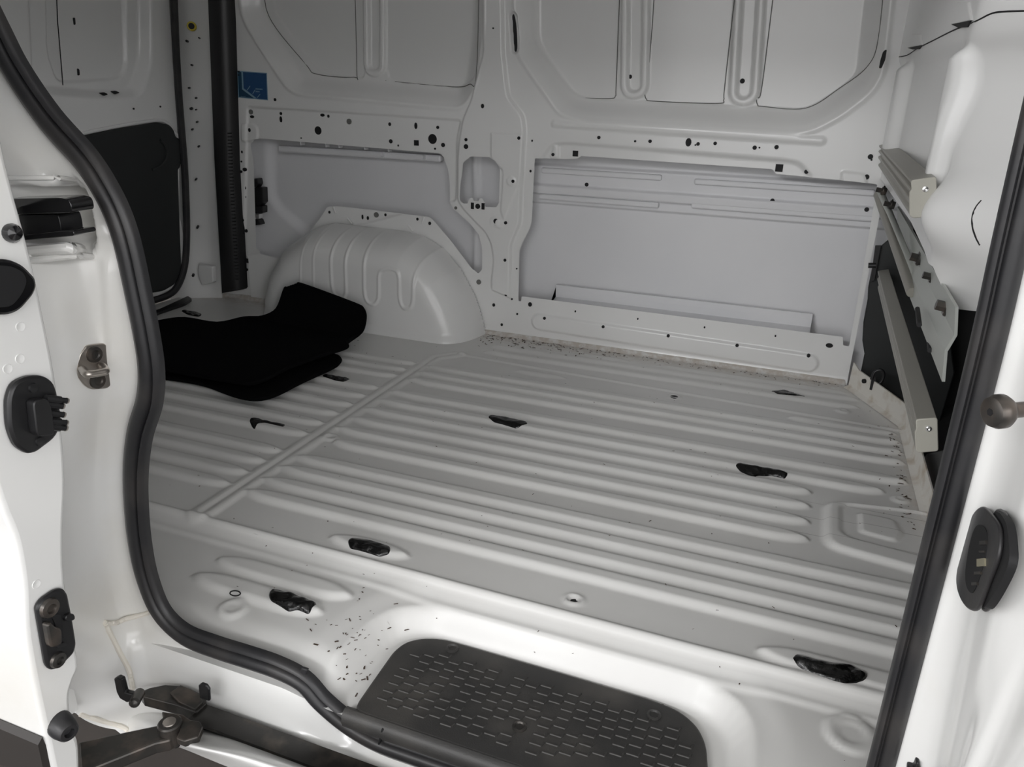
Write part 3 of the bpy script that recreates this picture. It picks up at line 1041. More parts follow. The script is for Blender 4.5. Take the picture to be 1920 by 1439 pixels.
# outer sill under the rail
sill = [[ony(a, b, y) for a, b, y in r] for r in (
    [(120, 1330, 0.70), (160, 1345, 0.68), (215, 1368, 0.66), (250, 1405, 0.645), (255, 1425, 0.655)],
    [(240, 1300, 0.695), (250, 1330, 0.675), (265, 1352, 0.65), (300, 1385, 0.62), (310, 1402, 0.635)],
    [(385, 1320, 0.69), (378, 1352, 0.67), (385, 1382, 0.615), (372, 1402, 0.575), (330, 1400, 0.60)],
    [(520, 1380, 0.69), (505, 1405, 0.66), (520, 1425, 0.60), (500, 1440, 0.575), (450, 1448, 0.60)])]
sill += [[p + np.array([dx, 0, 0]) for p in sill[-1]] for dx in (0.25, 0.75)]
obj('sill_outer', loft(spline_sheet(sill, 8, 8)), 'jamb', smooth=True, kind='structure')

# near-side door post by the bulkhead: pressed section carried up the post
PX = [(0.30, 0.735), (0.172, 0.732), (0.156, 0.715), (0.158, 0.700), (0.172, 0.690), (0.180, 0.672), (0.184, 0.645), (0.188, 0.625), (0.204, 0.604), (0.213, 0.590), (0.216, 0.560), (0.220, 0.535), (0.236, 0.515), (0.262, 0.500), (0.30, 0.480), (0.42, 0.465), (0.80, 0.455), (1.25, 0.455)]
rows = []
for z in (-0.15, -0.05, 0.05, 0.14, 0.22, 0.30, 0.38, 0.46, 0.60, 0.8, 1.0, 1.3):
    r = []
    k = ss(np.array([(0.42 - z) / 0.32]))[0]       # the section widens into a foot low down
    for i, (x, y) in enumerate(PX):
        dx = -0.016 * k * (i in (8, 9, 10)) + 0.012 * k * (i in (5, 6, 7))
        r.append((x + dx, y + 0.012 * k * (i in (11, 12)), z))
    rows.append(r)
post_front = obj('wall_post', loft(spline_sheet(rows, 5, 4)), 'jamb', smooth=True, kind='structure')

# ================================================================== DOOR SEAL
def seal_path(pts, y, n=6):
    return np.array([ony(a, b, y) for a, b in spline(pts, n)])


SEAL_PROF = [(-0.0195, 0.008), (-0.0205, 0.000), (-0.017, -0.009), (-0.009, -0.0135), (-0.001, -0.0125), (0.0025, -0.008), (0.0035, -0.004), (0.0055, -0.004), (0.0065, -0.008), (0.0095, -0.0105), (0.0135, -0.009), (0.016, -0.003), (0.016, 0.004)]
seal = empty('opening_seal', 'wide black rubber weatherstrip framing the side door opening', 'seal')
lp = seal_path(SEAL_L, SEAL_Y)
top = lp[0]
up = spline([(0.152, SEAL_Y, 1.16), (0.10, SEAL_Y, 1.205), (-0.3, SEAL_Y, 1.21), (-0.80, SEAL_Y, 1.20), (-0.885, SEAL_Y, 1.12), (top[0] - 0.004, SEAL_Y, top[2] + 0.10)], 6)
end = lp[-1]
down = spline([(end[0] + 0.06, SEAL_Y, end[2] + 0.004), (0.12, SEAL_Y, end[2] + 0.03), (0.146, SEAL_Y, end[2] + 0.07)], 5)
lp = np.vstack([up, lp, down])
sharp(obj('seal_strip', sweep(lp, SEAL_PROF, side=(0, 1, 0)), 'rubber', seal), 50)
rp = [(2010, -50), (1904, 400), (1850, 640), (1795, 862), (1720, 1160), (1649, 1439), (1600, 1620)]
rp3 = np.vstack([[(0.152, SEAL_Y, 1.16)], seal_path(rp, SEAL_Y)])
sharp(obj('seal_strip', sweep(rp3[::-1], [(a * 0.72, b * 0.8) for a, b in SEAL_PROF], side=(0, 1, 0)), 'rubber', seal), 50)
jp = ony(712, 1386, SEAL_Y - 0.012)
bevel(obj('seal_joint', prism([ony(a, b, SEAL_Y - 0.0165) for a, b in ((715, 1368), (718, 1370), (711, 1398), (708, 1397))], (0, 0.006, 0)), 'hole', seal), 0.0005)
bevel(obj('moulded_tab', prism([ony(a, b, SEAL_Y - 0.0165) for a, b in ((564, 1253), (577, 1257), (573, 1268), (561, 1263))], (0, 0.005, 0)), 'rubber', seal), 0.002)

# ================================================================== STEP TREAD
TZ = -0.050
tp = fxy([(655, 1338), (690, 1288), (738, 1220), (760, 1203), (790, 1196), (830, 1197), (870, 1208), (1050, 1260), (1225, 1312), (1275, 1332), (1308, 1360), (1325, 1395), (1330, 1470), (1000, 1470), (760, 1380)], TZ)
tp = np.array([(x, max(y, 0.694)) for x, y in tp])
tread = empty('step_tread', 'black studded plastic step mat in the side door well', 'step mat')
plate = obj('tread_plate', prism([(x, y, TZ) for x, y in round_poly(tp, 0.02, 4)], (0, 0, -0.012)), 'tread', tread)
bevel(plate, 0.004, 3)
x0, x1 = tp[:, 0].min() - 0.01, tp[:, 0].max() + 0.02
sharp(obj('front_lip', sweep([(x0 + 0.006, 0.694, TZ - 0.015), ((x0 + x1) / 2, 0.694, TZ - 0.015), (x1, 0.694, TZ - 0.015)], [(a * 0.75, b) for a, b in circ(0.0155, 12)], side=(0, 0, 1)), 'tread', tread))
cl = np.array(tp)
stud_me = None
bars = [((-0.007, -0.004), (0.009, -0.004)), ((0.009, -0.004), (0.0105, 0.003))]
vv, ff = [], []
for (ax, ay), (bx, by) in bars:
    dx, dy = bx - ax, by - ay
    L = math.hypot(dx, dy)
    nx, ny = -dy / L * 0.0016, dx / L * 0.0016
    b0 = len(vv)
    for zz, sc in ((0, 1.0), (0.0016, 0.5)):
        vv += [(ax + nx * sc, ay + ny * sc, zz), (ax - nx * sc, ay - ny * sc, zz), (bx - nx * sc, by - ny * sc, zz), (bx + nx * sc, by + ny * sc, zz)]
    ff += [(b0 + 4, b0 + 5, b0 + 6, b0 + 7)] + [(b0 + i, b0 + (i + 1) % 4, b0 + 4 + (i + 1) % 4, b0 + 4 + i) for i in range(4)]
stud_me = mesh(vv, ff)
stud_me.materials.append(M['tread'])
screws = [onz(848, 1217, TZ), onz(974, 1364, TZ), onz(1226, 1342, TZ)]
for i in range(28):
    for j in range(12):
        sx = x0 + 0.024 + i * 0.0205
        sy = 0.724 + j * 0.0160 + (0.0080 if i % 2 else 0)
        if sd_poly(np.array([sx]), np.array([sy]), tp)[0] < 0.026:
            continue
        if min(math.hypot(sx - s[0], sy - s[1]) for s in screws) < 0.013:
            continue
        if (i * 7 + j * 3) % 11 == 0:
            continue
        o = bpy.data.objects.new('stud', stud_me)
        COL.objects.link(o)
        o.parent = tread
        o.location = (sx, sy, TZ - 0.0002)
        o.scale = (1, 1, 1)
for i, s in enumerate(screws):
    o = obj('screw', lathe([(0.0, 0.010), (0.0015, 0.010), (0.0025, 0.007), (0.0008, 0.0055), (0.0004, 0.002)], s, (0, 0, 1), 16), 'tread' if i != 1 else 'dark_steel', tread)

# ================================================================== SILL RAIL AND ROLLER ARM
rail = empty('slide_rail', 'black greasy slide rail under the side door seal', 'rail')
a, b = ony(384, 1328, 0.665), ony(688, 1428, 0.665)
ry0, rz = 0.665, 0.5 * (a[2] + b[2])
sharp(obj('rail_channel', sweep([(a[0], ry0, rz), (0.12, ry0, rz)], [(-0.002, 0.0), (-0.002, -0.040), (0.040, -0.044), (0.048, -0.040), (0.048, -0.036), (0.006, -0.036), (0.004, -0.006), (0.034, -0.002), (0.034, 0.004)][::-1], side=(0, 0, 1)), 'grease', rail), 30)
sharp(obj('rail_edge', sweep([(a[0], ry0 - 0.018, rz - 0.022), (0.12, ry0 - 0.018, rz - 0.022)], [(-0.012, -0.005), (0.012, -0.005), (0.012, 0.005), (-0.012, 0.005)], side=(0, 0, 1)), 'plastic', rail), 30)

arm = empty('roller_arm', 'black steel roller arm linking the sliding door to its rail', 'roller arm')
AZ = -0.075


def zprism(name, pts, z, th, mtl, parent, bev=0.002):
    return bevel(obj(name, prism([onz(a, b, z) for a, b in pts], (0, 0, -th)), mtl, parent), bev)


zprism('arm_plate', [(146, 1392), (200, 1380), (300, 1359), (322, 1352), (336, 1358), (338, 1370), (318, 1388), (290, 1394), (180, 1438), (150, 1452)], AZ, 0.020, 'dark_steel', arm, 0.003)
zprism('carriage', [(303, 1334), (322, 1337), (344, 1340), (358, 1350), (374, 1352), (380, 1362), (372, 1382), (345, 1390), (330, 1384), (338, 1366), (326, 1352), (306, 1350)], AZ + 0.008, 0.012, 'dark_steel', arm)
zprism('end_bracket', [(262, 1298), (280, 1290), (310, 1284), (340, 1286), (356, 1291), (385, 1305), (388, 1318), (368, 1336), (330, 1322), (268, 1306)], -0.098, 0.020, 'grease', arm)
zprism('top_plate', [(318, 1300), (338, 1285), (357, 1292), (376, 1304), (380, 1316), (366, 1330), (335, 1316)], -0.094, 0.006, 'dark_steel', arm, 0.001)
bevel(obj('upright_tab', prism([ony(a, b, 0.662) for a, b in ((376, 1282), (381, 1278), (391, 1282), (396, 1290), (397, 1312), (378, 1306))], (0, -0.005, 0)), 'plastic', arm), 0.002)
bevel(obj('hook', prism([ony(a, b, 0.630) for a, b in ((221, 1267), (227, 1264), (236, 1268), (239, 1280), (242, 1292), (262, 1298), (262, 1306), (246, 1312), (232, 1304), (226, 1292))], (0, -0.008, 0)), 'plastic', arm), 0.002)
p = ony(262, 1300, 0.628)
sharp(obj('stop_pin', lathe([(0, 0.0075), (0.030, 0.0075), (0.033, 0.005), (0.034, 0.001)], p, tuple(ony(250, 1322, 0.60) - p), 14), 'dark_steel', arm))
p = onz(318, 1357, AZ + 0.011)
sharp(obj('pivot_boss', lathe([(-0.03, 0.016), (0, 0.016), (0.002, 0.014), (0.002, 0.0)], p, (0, 0, 1), 20), 'dark_steel', arm))
sharp(obj('pivot_rivet', lathe([(0, 0.0095), (0.0035, 0.0085), (0.004, 0.0)], p, (0, 0, 1), 16), 'steel', arm))
zprism('guide_wheel', [(322, 1362), (336, 1364), (336, 1378), (326, 1384), (312, 1380)], AZ - 0.004, 0.022, 'plastic', arm, 0.003)

# ================================================================== SLIDING DOOR (slid open)
DX = -0.75


def D3(px, py, off=0.0):
    return onx(px, py, DX) + np.array([off, 0, 0])


door = empty('door_1', kind='structure')
inner = [(-40, 60), (0, 240), (20, 330), (60, 480), (88, 610), (105, 700), (118, 800), (125, 900), (121, 1000), (124, 1090), (140, 1190), (149, 1248), (141, 1272), (133, 1300), (134, 1330), (141, 1370), (150, 1400), (152, 1475)]
outer = [(108, 1475), (98, 1439), (88, 1390), (74, 1330), (56, 1240), (47, 1180), (44, 1110), (38, 1060), (26, 1005), (0, 940), (-40, 800), (-80, 600), (-110, 300), (-130, 60)]
pi_, po_ = [D3(a, b) for a, b in spline(inner, 3)], [D3(a, b) for a, b in spline(outer, 3)]
prof = pi_ + po_ + [np.array([DX, po_[-1][1] + 0.012, 1.0]), np.array([DX, po_[-1][1] + 0.035, 1.22]), np.array([DX, pi_[0][1] + 0.03, 1.22]), np.array([DX, pi_[0][1] + 0.01, 1.0])]
o = obj('door_shell', prism(prof, (-0.95, 0, 0)), 'jamb', door)
sharp(bevel(o, 0.006, 3), 50)
sk = [D3(a, b, -0.004) for a, b in ((100, 1420), (84, 1385), (76, 1400), (92, 1475), (105, 1475))]
obj('lower_skirt', prism(sk, (-0.94, 0, 0)), 'skirt', door)


def dplate(name, pts, th, mtl, parent=None, off=0.0, bev=0.003, r=0.006):
    P = round_poly([D3(a, b, off) for a, b in pts], r, 3)
    o = bevel(obj(name, prism(P, (th, 0, 0)), mtl, parent if parent else door), bev)
    sharp(o, 50)
    return o


g = dplate('pull_bezel', [(-40, 484), (0, 484), (26, 495), (49, 519), (52, 534), (46, 550), (22, 578), (2, 588), (-40, 588)], 0.014, 'gloss')
dplate('pull_recess', [(-40, 494), (2, 496), (24, 508), (31, 524), (22, 548), (2, 572), (-40, 575)], 0.002, 'hole', g, 0.0135, 0.0005)
p = D3(20, 437)
sharp(obj('rubber_stud', lathe([(0, 0.0095), (0.004, 0.0098), (0.009, 0.007), (0.011, 0.0)], p, (1, -0.2, 0.05), 18), 'gloss', door))
c = dplate('contact_plate', [(3, 747), (14, 716), (40, 703), (70, 702), (89, 714), (99, 747), (105, 791), (93, 818), (56, 846), (41, 849), (19, 836), (5, 801)], 0.010, 'plastic', r=0.012)
dplate('contact_block', [(34, 746), (62, 741), (70, 760), (76, 810), (42, 812)], 0.012, 'plastic', c, 0.010)
for a, b, l in ((66, 744, 36), (64, 754, 30), (66, 770, 30), (67, 785, 34), (70, 795, 30)):
    s = D3(a, b, 0.015)
    e = D3(a + l, b + 3, 0.018)
    pn = sharp(obj('contact_pin', lathe([(0, 0.0045), (0.7 * np.linalg.norm(e - s), 0.0045), (0.72 * np.linalg.norm(e - s), 0.0032), (np.linalg.norm(e - s), 0.0032)], s, tuple(e - s), 10), 'plastic', c))
    sharp(obj('pin_tip', lathe([(0, 0.0036), (0.002, 0.003), (0.0025, 0.001)], e, tuple(e - s), 10), 'steel', pn))
for a, b in ((49, 725), (62, 825)):
    sharp(obj('plate_screw', lathe([(0, 0.0055), (0.002, 0.005), (0.0025, 0.0)], D3(a, b, 0.010), (1, 0, 0), 12), 'plastic', c))
l = dplate('door_latch', [(60, 1138), (70, 1122), (96, 1104), (110, 1101), (118, 1110), (127, 1155), (135, 1205), (131, 1222), (102, 1251), (88, 1255), (79, 1247)], 0.008, 'plastic', r=0.008)
dplate('latch_slot', [(84, 1150), (104, 1147), (106, 1165), (110, 1196), (98, 1200), (92, 1165)], 0.002, 'hole', l, 0.0075, 0.0005)
dplate('latch_claw', [(68, 1166), (76, 1160), (84, 1170), (96, 1172), (98, 1202), (76, 1210)], 0.010, 'dark_steel', l, 0.007, 0.002)
dplate('latch_lug', [(108, 1150), (124, 1145), (127, 1158), (108, 1162)], 0.006, 'plastic', l, 0.007, 0.002)
dplate('latch_lug', [(92, 1204), (108, 1199), (110, 1206), (94, 1213)], 0.006, 'plastic', l, 0.007, 0.002)
for a, b, r in ((82, 1137, 0.012), (98, 1234, 0.010)):
    sharp(obj('latch_screw', lathe([(0, r), (0.004, r * 0.9), (0.005, r * 0.5), (0.002, r * 0.4), (0.002, 0.0)], D3(a, b, 0.008), (1, 0, 0), 14), 'dark_steel', l))
bf = D3(112, 1357, -0.002)
bd = (1, -0.25, -0.02)
bo = sharp(obj('rubber_buffer', lathe([(0, 0.0155), (0.012, 0.015), (0.024, 0.012), (0.026, 0.010), (0.026, 0.006), (0.020, 0.005), (0.020, 0.0)], bf, bd, 20), 'rubber', door))
for a, b in ((38, 613), (37, 673), (14, 692), (68, 1096)):
    sharp(obj('spot_weld', lathe([(-0.001, 0.006), (0.0008, 0.005), (0.0002, 0.003), (0.0, 0.0)], D3(a, b), (1, 0, 0), 12), 'jamb', door))

# striker on the door post
def jamb_y(a, b):
    k = np.argmin((px - a) ** 2 + (py - b) ** 2)
    return flat[k]


st = empty('door_striker', 'steel loop striker plate screwed to the white door post', 'striker')
c0 = jamb_y(176, 690)
pa, pb, pc = jamb_y(150, 690), jamb_y(205, 690), jamb_y(176, 640)
e1 = (pb - pa) / np.linalg.norm(pb - pa)
e2 = np.array([0, 0, 1.0])
nn = np.cross(e1, e2)
nn = nn / np.linalg.norm(nn)
if nn @ (CAM - c0) < 0:
    nn = -nn


def J3(a, b, off=0.0):
    """on the post's own tangent plane at the striker"""
    r = ray(a, b)
    t = ((c0 + nn * (0.003 + off) - CAM) @ nn) / (r @ nn)
    return CAM + r * t


sp = [J3(a, b) for a, b in ((143, 690), (150, 665), (163, 648), (196, 644), (203, 650), (205, 700), (208, 724), (200, 729), (172, 731), (160, 724), (147, 708))]
sharp(bevel(obj('striker_plate', prism(round_poly(sp, 0.004, 3), -nn * 0.004), 'steel', st), 0.001), 50)
for a, b in ((176, 665), (182, 714)):
    s = sharp(obj('striker_screw', lathe([(0, 0.0105), (0.003, 0.010), (0.0035, 0.006), (0.002, 0.0045), (0.002, 0.0)], J3(a, b), tuple(nn), 18), 'dark_steel', st))
loop = [J3(153, 692, 0), J3(156, 694, 0.012), J3(160, 700, 0.026), J3(166, 702, 0.032), J3(182, 700, 0.032), J3(196, 697, 0.032), J3(198, 694, 0.026), J3(193, 688, 0.012), J3(190, 686, 0)]
sharp(obj('striker_loop', sweep(spline(loop, 5), circ(0.0048, 10), side=tuple(nn + np.array([0.1, 0.2, 0.4]))), 'steel', st), 60)

# carriage of the middle rail seen in its recess on the post
car = empty('middle_rail_carriage', 'glossy black carriage sitting in the recess of the door post', 'carriage')
k0 = jamb_y(100, 420)


def K(a, b, off):
    return ony(a, b, 0.640 - off)


for nm, pts, off, mtl in (('upper_bar', [(-20, 374), (112, 371), (128, 375), (133, 384), (135, 399), (-20, 404)], 0.012, 'gloss'), ('centre_block', [(-20, 403), (108, 402), (113, 420), (115, 437), (-20, 440)], 0.0, 'plastic'),
                          ('lower_bar', [(-20, 440), (48, 441), (116, 433), (136, 433), (139, 439), (136, 443), (50, 451), (-20, 452)], 0.014, 'gloss')):
    sharp(bevel(obj(nm, prism(round_poly([K(a, b, off) for a, b in pts], 0.004, 3), (0, 0.03, 0)), mtl, car), 0.003), 50)
lp_ = [ony(a, b, y) for a, b, y in spline([(-20, 476, .625), (60, 471, .628), (120, 466, .632), (140, 466, .645), (150, 468, .67)], 5)]
sharp(obj('recess_lip', sweep(lp_, circ(0.007, 10)), 'jamb', jamb))
lp_ = [ony(a, b, y) for a, b, y in spline([(-20, 492, .618), (60, 488, .62), (140, 480, .645), (176, 482, .69)], 5)]
sharp(obj('recess_lip', sweep(lp_, circ(0.004, 10)), 'jamb', jamb))
lp_ = [ony(a, b, y) for a, b, y in spline([(-20, 334, .622), (60, 334, .634), (110, 334, .652), (140, 338, .69)], 4)]
sharp(obj('recess_lip', sweep(lp_, circ(0.003, 10)), 'jamb', jamb))

# ================================================================== FITTINGS ON THE NEAR POST
gr = empty('wiring_contact', 'oval black rubber contact housing on the white door post', 'contact housing')


def G3(px, py, x):
    return onx(px, py, x)


def oval(pts, x):
    return [G3(a, b, x) for a, b in spline(pts, 5, True)]


back = [(1868, 954), (1888, 975), (1895, 1020), (1893, 1060), (1870, 1110), (1848, 1144), (1838, 1141), (1835, 1110), (1850, 1000)]
front = [(1838, 950), (1855, 962), (1872, 990), (1870, 1040), (1850, 1095), (1832, 1140), (1815, 1143), (1799, 1122), (1792, 1088), (1800, 1040), (1818, 975)]
hole = [(1840, 985), (1850, 1000), (1848, 1040), (1836, 1085), (1823, 1112), (1812, 1100), (1810, 1070), (1818, 1020), (1828, 990)]
sharp(bevel(obj('base_flange', prism(oval(back, 0.176), (0.0035, 0, 0)), 'rubber', gr), 0.0015), 60)
sharp(obj('neck', prism(oval([(a * 0.93 + 1850 * 0.07, b * 0.93 + 1045 * 0.07) for a, b in back], 0.1735), (0.006, 0, 0)), 'hole', gr), 60)
sharp(bevel(obj('front_rim', prism(oval(front, 0.170), (0.0035, 0, 0)), 'rubber', gr), 0.0015, 3), 60)
rc = obj('recess', prism(oval(hole, 0.1695), (0.002, 0, 0)), 'hole', gr)
for a, b, w, h, mtl in ((1838, 1055, 7, 8, 'amber'), (1842, 1018, 6, 4, 'dark_steel'), (1832, 1075, 6, 3, 'dark_steel'), (1826, 1095, 5, 3, 'dark_steel'), (1840, 1035, 5, 2, 'dark_steel')):
    P = [G3(a + s * w, b + t * h, 0.1685) for s, t in ((-1, -.8), (1, -1), (1, .8), (-1, 1))]
    obj('contact_pad', prism(P, (0.002, 0, 0)), mtl, rc)

pin = empty('centring_pin', 'steel round-headed centring pin projecting over the black seal', 'pin')
hd = ony(1873, 772, 0.585)
dirv = ony(1925, 762, 0.580) - hd
dirv = dirv / np.linalg.norm(dirv)
axis = Vector((0.83, 0.50, 0.03)).normalized()
sharp(obj('pin_head', lathe([(-0.007, 0.0), (-0.007, 0.0085), (-0.006, 0.0105), (-0.002, 0.0122), (0.003, 0.0122), (0.007, 0.0095), (0.009, 0.006)], hd, axis, 28), 'dark_steel', pin), 40)
sharp(obj('pin_shaft', lathe([(0.006, 0.0062), (0.010, 0.0056), (0.07, 0.0056)], hd, axis, 20), 'dark_steel', pin), 40)
sharp(obj('hex_socket', lathe([(-0.0073, 0.0), (-0.0073, 0.0028), (-0.006, 0.0028)], hd, axis, 6), 'hole', pin), 40)

cp = [ony(a, b, 0.69) for a, b in ((1700, 1428), (1712, 1426), (1716, 1414), (1722, 1414), (1728, 1450), (1698, 1450))]
sharp(bevel(obj('cable_clip', prism(cp, (0, -0.012, 0)), 'plastic', label='small black clip at the foot of the near door post', cat='clip'), 0.002), 50)

# ================================================================== BULKHEAD
def bulk_x(y, z):
    x = 0.148 + 0.030 * np.clip((2.2 - y) / 0.8, 0, 1.0) + 0.0 * z
    # pressed vertical flutes
    for pxc, hw in ((1664, 0.085), (1700, 0.060), (1776, 0.030)):
        yc = onx(pxc, 220, 0.165)[1]
        m_ = ss((hw - np.abs(y - yc)) / (hw * 0.6)) * ss((0.835 - z) / 0.025) * ss((z - 0.60) / 0.05)
        x = x - 0.026 * m_
    # shoulder above the flutes
    x = x - 0.010 * ss((z - 0.815) / 0.03)
    # the pressing turns away round the seat back towards the near side
    w = np.clip(1.32 + 0.04 * ss((z - 0.72) / 0.1) - 0.04 * np.cos((z - 0.60) * 22) - y, 0, 1)
    x = x + 0.95 * w * w / (w + 0.06)
    r = np.hypot((y - 1.27) / 0.10, (z - 0.60) / 0.075)
    x = x - 0.030 * ss(1 - r)
    return x


def B3(px, py, off=0.0):
    """sight line met with the bulkhead pressing"""
    r = ray(px, py)
    lo, hi = 0.12 / r[0], 0.45 / r[0]
    ts = np.linspace(lo, hi, 1500)
    P = CAM[:, None] + r[:, None] * ts
    hit = np.nonzero(P[0] > bulk_x(P[1], P[2]))[0]
    t = ts[hit[0]] if len(hit) else hi
    return CAM + r * t + np.array([-off, 0, 0])


def build_bulkhead():
    ys = np.arange(1.0, 2.24, 0.005)
    zs = np.arange(0.40, 1.35, 0.005)
    e = [B3(a, b)[1:] for a, b in ((1652, 337), (1708, 416), (1750, 500), (1780, 582), (1795, 580), (1850, 586), (1900, 590))]
    edge = [(2.30, e[0][1])] + [tuple(p) for p in e] + [(0.9, e[-1][1]), (0.9, 1.40), (2.30, 1.40)]
    return obj('wall_front', grid_clip(ys, zs, lambda U, V: np.stack([bulk_x(U, V), U, V], -1), lambda U, V: sd_poly(U, V, edge)), 'paint', smooth=True, kind='structure')


bulk = build_bulkhead()


for path in ([(1672, 108), (1700, 104), (1722, 90), (1750, 76), (1790, 56), (1830, 40), (1858, 26), (1880, 22), (1930, 20)], [(1841, 376), (1831, 388), (1824, 405), (1824, 425), (1830, 445), (1838, 460)]):
    sharp(obj('panel_seam', sweep([B3(a, b, 0.0005) for a, b in spline(path, 4)], circ(0.0012, 6), side=(1, 0, 0)), 'hole', bulk))
for a, b, w, h in ((1674, 108, 9, 6), (1718, 88, 14, 12), (1806, 44, 19, 20)):
    P = [B3(a - w, b + 2, 0.004), B3(a + w, b - h * 0.3, 0.004), B3(a + w * 0.7, b - h * 2, 0.004), B3(a - w * 0.4, b - h * 2, 0.004)]
    t = obj('retaining_tab', prism(P, (0.012, 0, 0)), 'paint', bulk)
    bevel(t, 0.002)
    Q = [B3(a - w, b + 2, 0.0025), B3(a + w * 0.9, b - h * 0.28, 0.0025), B3(a + w * 0.55, b + h * 0.35, 0.0025), B3(a - w * 0.3, b + h * 0.4, 0.0025)]
    obj('tab_underside', prism(Q, (0.004, 0, 0)), 'hole', t)  # dark patch along the underside of the tab
P = [ony(a, b, 2.16) for a, b in ((1656, 96), (1663, 92), (1660, 112), (1653, 128), (1648, 128), (1651, 112))]
obj('slot_hole', prism(round_poly(P, 0.004, 3), (0, 0.004, 0)), 'hole', bulk)


# grey load-guard rails across the bulkhead
def guard_rail(label, cap, ye, yfar, riv, notch):
    root = empty('guard_rail', label, 'rail', group='guard rails across the bulkhead')
    C = [ony(a, b, ye) for a, b in cap]
    P = [ony(a, b, ye) for a, b in notch]
    prof = [p + np.array([0, 0.004, 0]) for p in P]
    o = obj('rail_profile', prism(prof, (0, yfar - ye, 0)), 'alu', root)
    sharp(bevel(o, 0.0012), 40)
    o = obj('end_cap', prism(round_poly(C, 0.004, 3), (0, 0.004, 0)), 'cap', root)
    sharp(bevel(o, 0.0012), 40)
    p = ony(riv[0], riv[1], ye)
    sharp(obj('rivet', lathe([(0, 0.0045), (0.0015, 0.004), (0.002, 0.002), (0.001, 0.0)], p, (0, -1, 0), 14), 'chrome', o))
    return root


guard_rail('grey load rail fixed high across the white bulkhead', [(1708, 338), (1756, 331), (1758, 401), (1752, 405), (1712, 410), (1705, 405), (1705, 360), (1709, 356)], 1.29, 2.175, (1735, 355),
           [(1709, 339), (1755, 332), (1757, 402), (1712, 409), (1706, 404), (1706, 398), (1713, 394), (1713, 384), (1706, 380), (1706, 374), (1714, 371), (1714, 364), (1706, 360), (1709, 355), (1716, 352), (1716, 347), (1709, 345)])
guard_rail('grey load rail hanging low in front of the dark cab gap', [(1717, 787), (1758, 784), (1760, 847), (1721, 850), (1717, 846), (1715, 811), (1718, 806)], 1.11, 2.13, (1741, 804),
           [(1718, 788), (1757, 785), (1759, 846), (1721, 849), (1717, 845), (1717, 838), (1722, 834), (1722, 822), (1716, 818), (1716, 812), (1723, 808), (1723, 798), (1718, 795)])

# pale crossmember with its flange bolts
beam = empty('crossmember', 'pale zinc steel crossmember with dark flange bolts under the bulkhead', 'beam')
ye = 1.15
pts = [(1766, 716), (1771, 658), (1776, 650), (1789, 628), (1791, 576)]
pr = [ony(a, b, ye) for a, b in pts]
far = [p + np.array([0, 1.05, 0]) for p in pr]
rows = [[pr[i] + (far[i] - pr[i]) * t for i in range(len(pr))] for t in np.linspace(0, 1, 12)]
o = obj('beam_web', loft(rows), 'zinc', beam)
sd = o.modifiers.new('solid', 'SOLIDIFY')
sd.thickness = 0.004
sd.offset = -1
e = [pr[0], pr[1], pr[3], pr[4], pr[4] + np.array([0.04, 0, 0]), pr[0] + np.array([0.06, 0, 0])]
for a, b, r in ((1720, 482, 0.013), (1745, 517, 0.010), (1772, 573, 0.013), (1668, 382, 0.010), (1653, 356, 0.010)):
    yy = np.interp(a, [1650, 1772], [2.12, 1.25])
    p = ony(a, b, yy)
    bl = sharp(obj('flange_bolt', lathe([(0, r * 0.62), (0.012, r * 0.62), (0.0121, r), (0.016, r * 1.05), (0.024, r * 0.9), (0.024, 0.0)], p + np.array([-0.012, 0, 0]), (1, 0, -0.15), 6), 'dark_steel', beam), 30)
    sharp(obj('bolt_washer', lathe([(0, r * 1.15), (0.003, r * 1.15)], p + np.array([0.002, 0, -0.001]), (1, 0, -0.15), 18), 'dark_steel', bl), 30)
for (a, b), (c, d_) in (((1725, 580), (1729, 610)), ((1747, 632), (1749, 658))):
    p, q = ony(a, b, 1.40), ony(c, d_, 1.28)
    obj('slot_hole', sweep([p + np.array([-0.004, 0, 0]), q + np.array([-0.004, 0, 0])], circ(0.004, 8), side=(1, 0, 0)), 'hole', beam)
for (a0, b0), (a1, b1), m_ in (((1650, 362), (1700, 486), 'zinc'), ((1646, 366), (1688, 486), 'alu')):
    p, q = ony(a0, b0, 2.14), ony(a1, b1, 1.75)
    sharp(obj('bracing_tube', sweep([p, q + (q - p) * 0.4], circ(0.010, 12), side=(1, 0, 0)), m_, beam))

# dark sound mat in the gap, its tie-down hook, folded flange round the floor edge
fl = [ony(a, b, 2.195) for a, b in ((1652, 462), (1636, 500), (1628, 540), (1627, 562), (1619, 605), (1617, 640), (1621, 665), (1614, 700), (1640, 716), (1690, 750), (1760, 800), (1790, 700), (1760, 470), (1690, 430))]
flap = sharp(bevel(obj('sound_mat', prism([p + np.array([0, 0, 0]) for p in fl], (0, 0.012, 0)), 'flap', label='dark grey insulation mat hanging behind the lower load rail', cat='insulation mat'), 0.003), 50)
strap = empty('rubber_strap', 'thin black rubber strap hanging beside the bulkhead corner', 'strap')
sharp(bevel(obj('strap_band', prism([ony(a, b, 2.185) for a, b in ((1641, 460), (1652, 460), (1640, 526), (1632, 528))], (0, -0.006, 0)), 'plastic', strap), 0.001), 50)
sharp(obj('strap_toggle', sweep([ony(1628, 498, 2.18), ony(1642, 498, 2.18)], circ(0.007, 10), side=(0, 0, 1)), 'plastic', strap), 50)
fl_path = [(0.165, 2.188, 0), (0.180, 2.163, 0), (0.287, 1.957, 0), (0.298, 1.40, 0), (0.302, 1.10, 0), (0.302, 0.74, 0)]
vv, ff = [], []
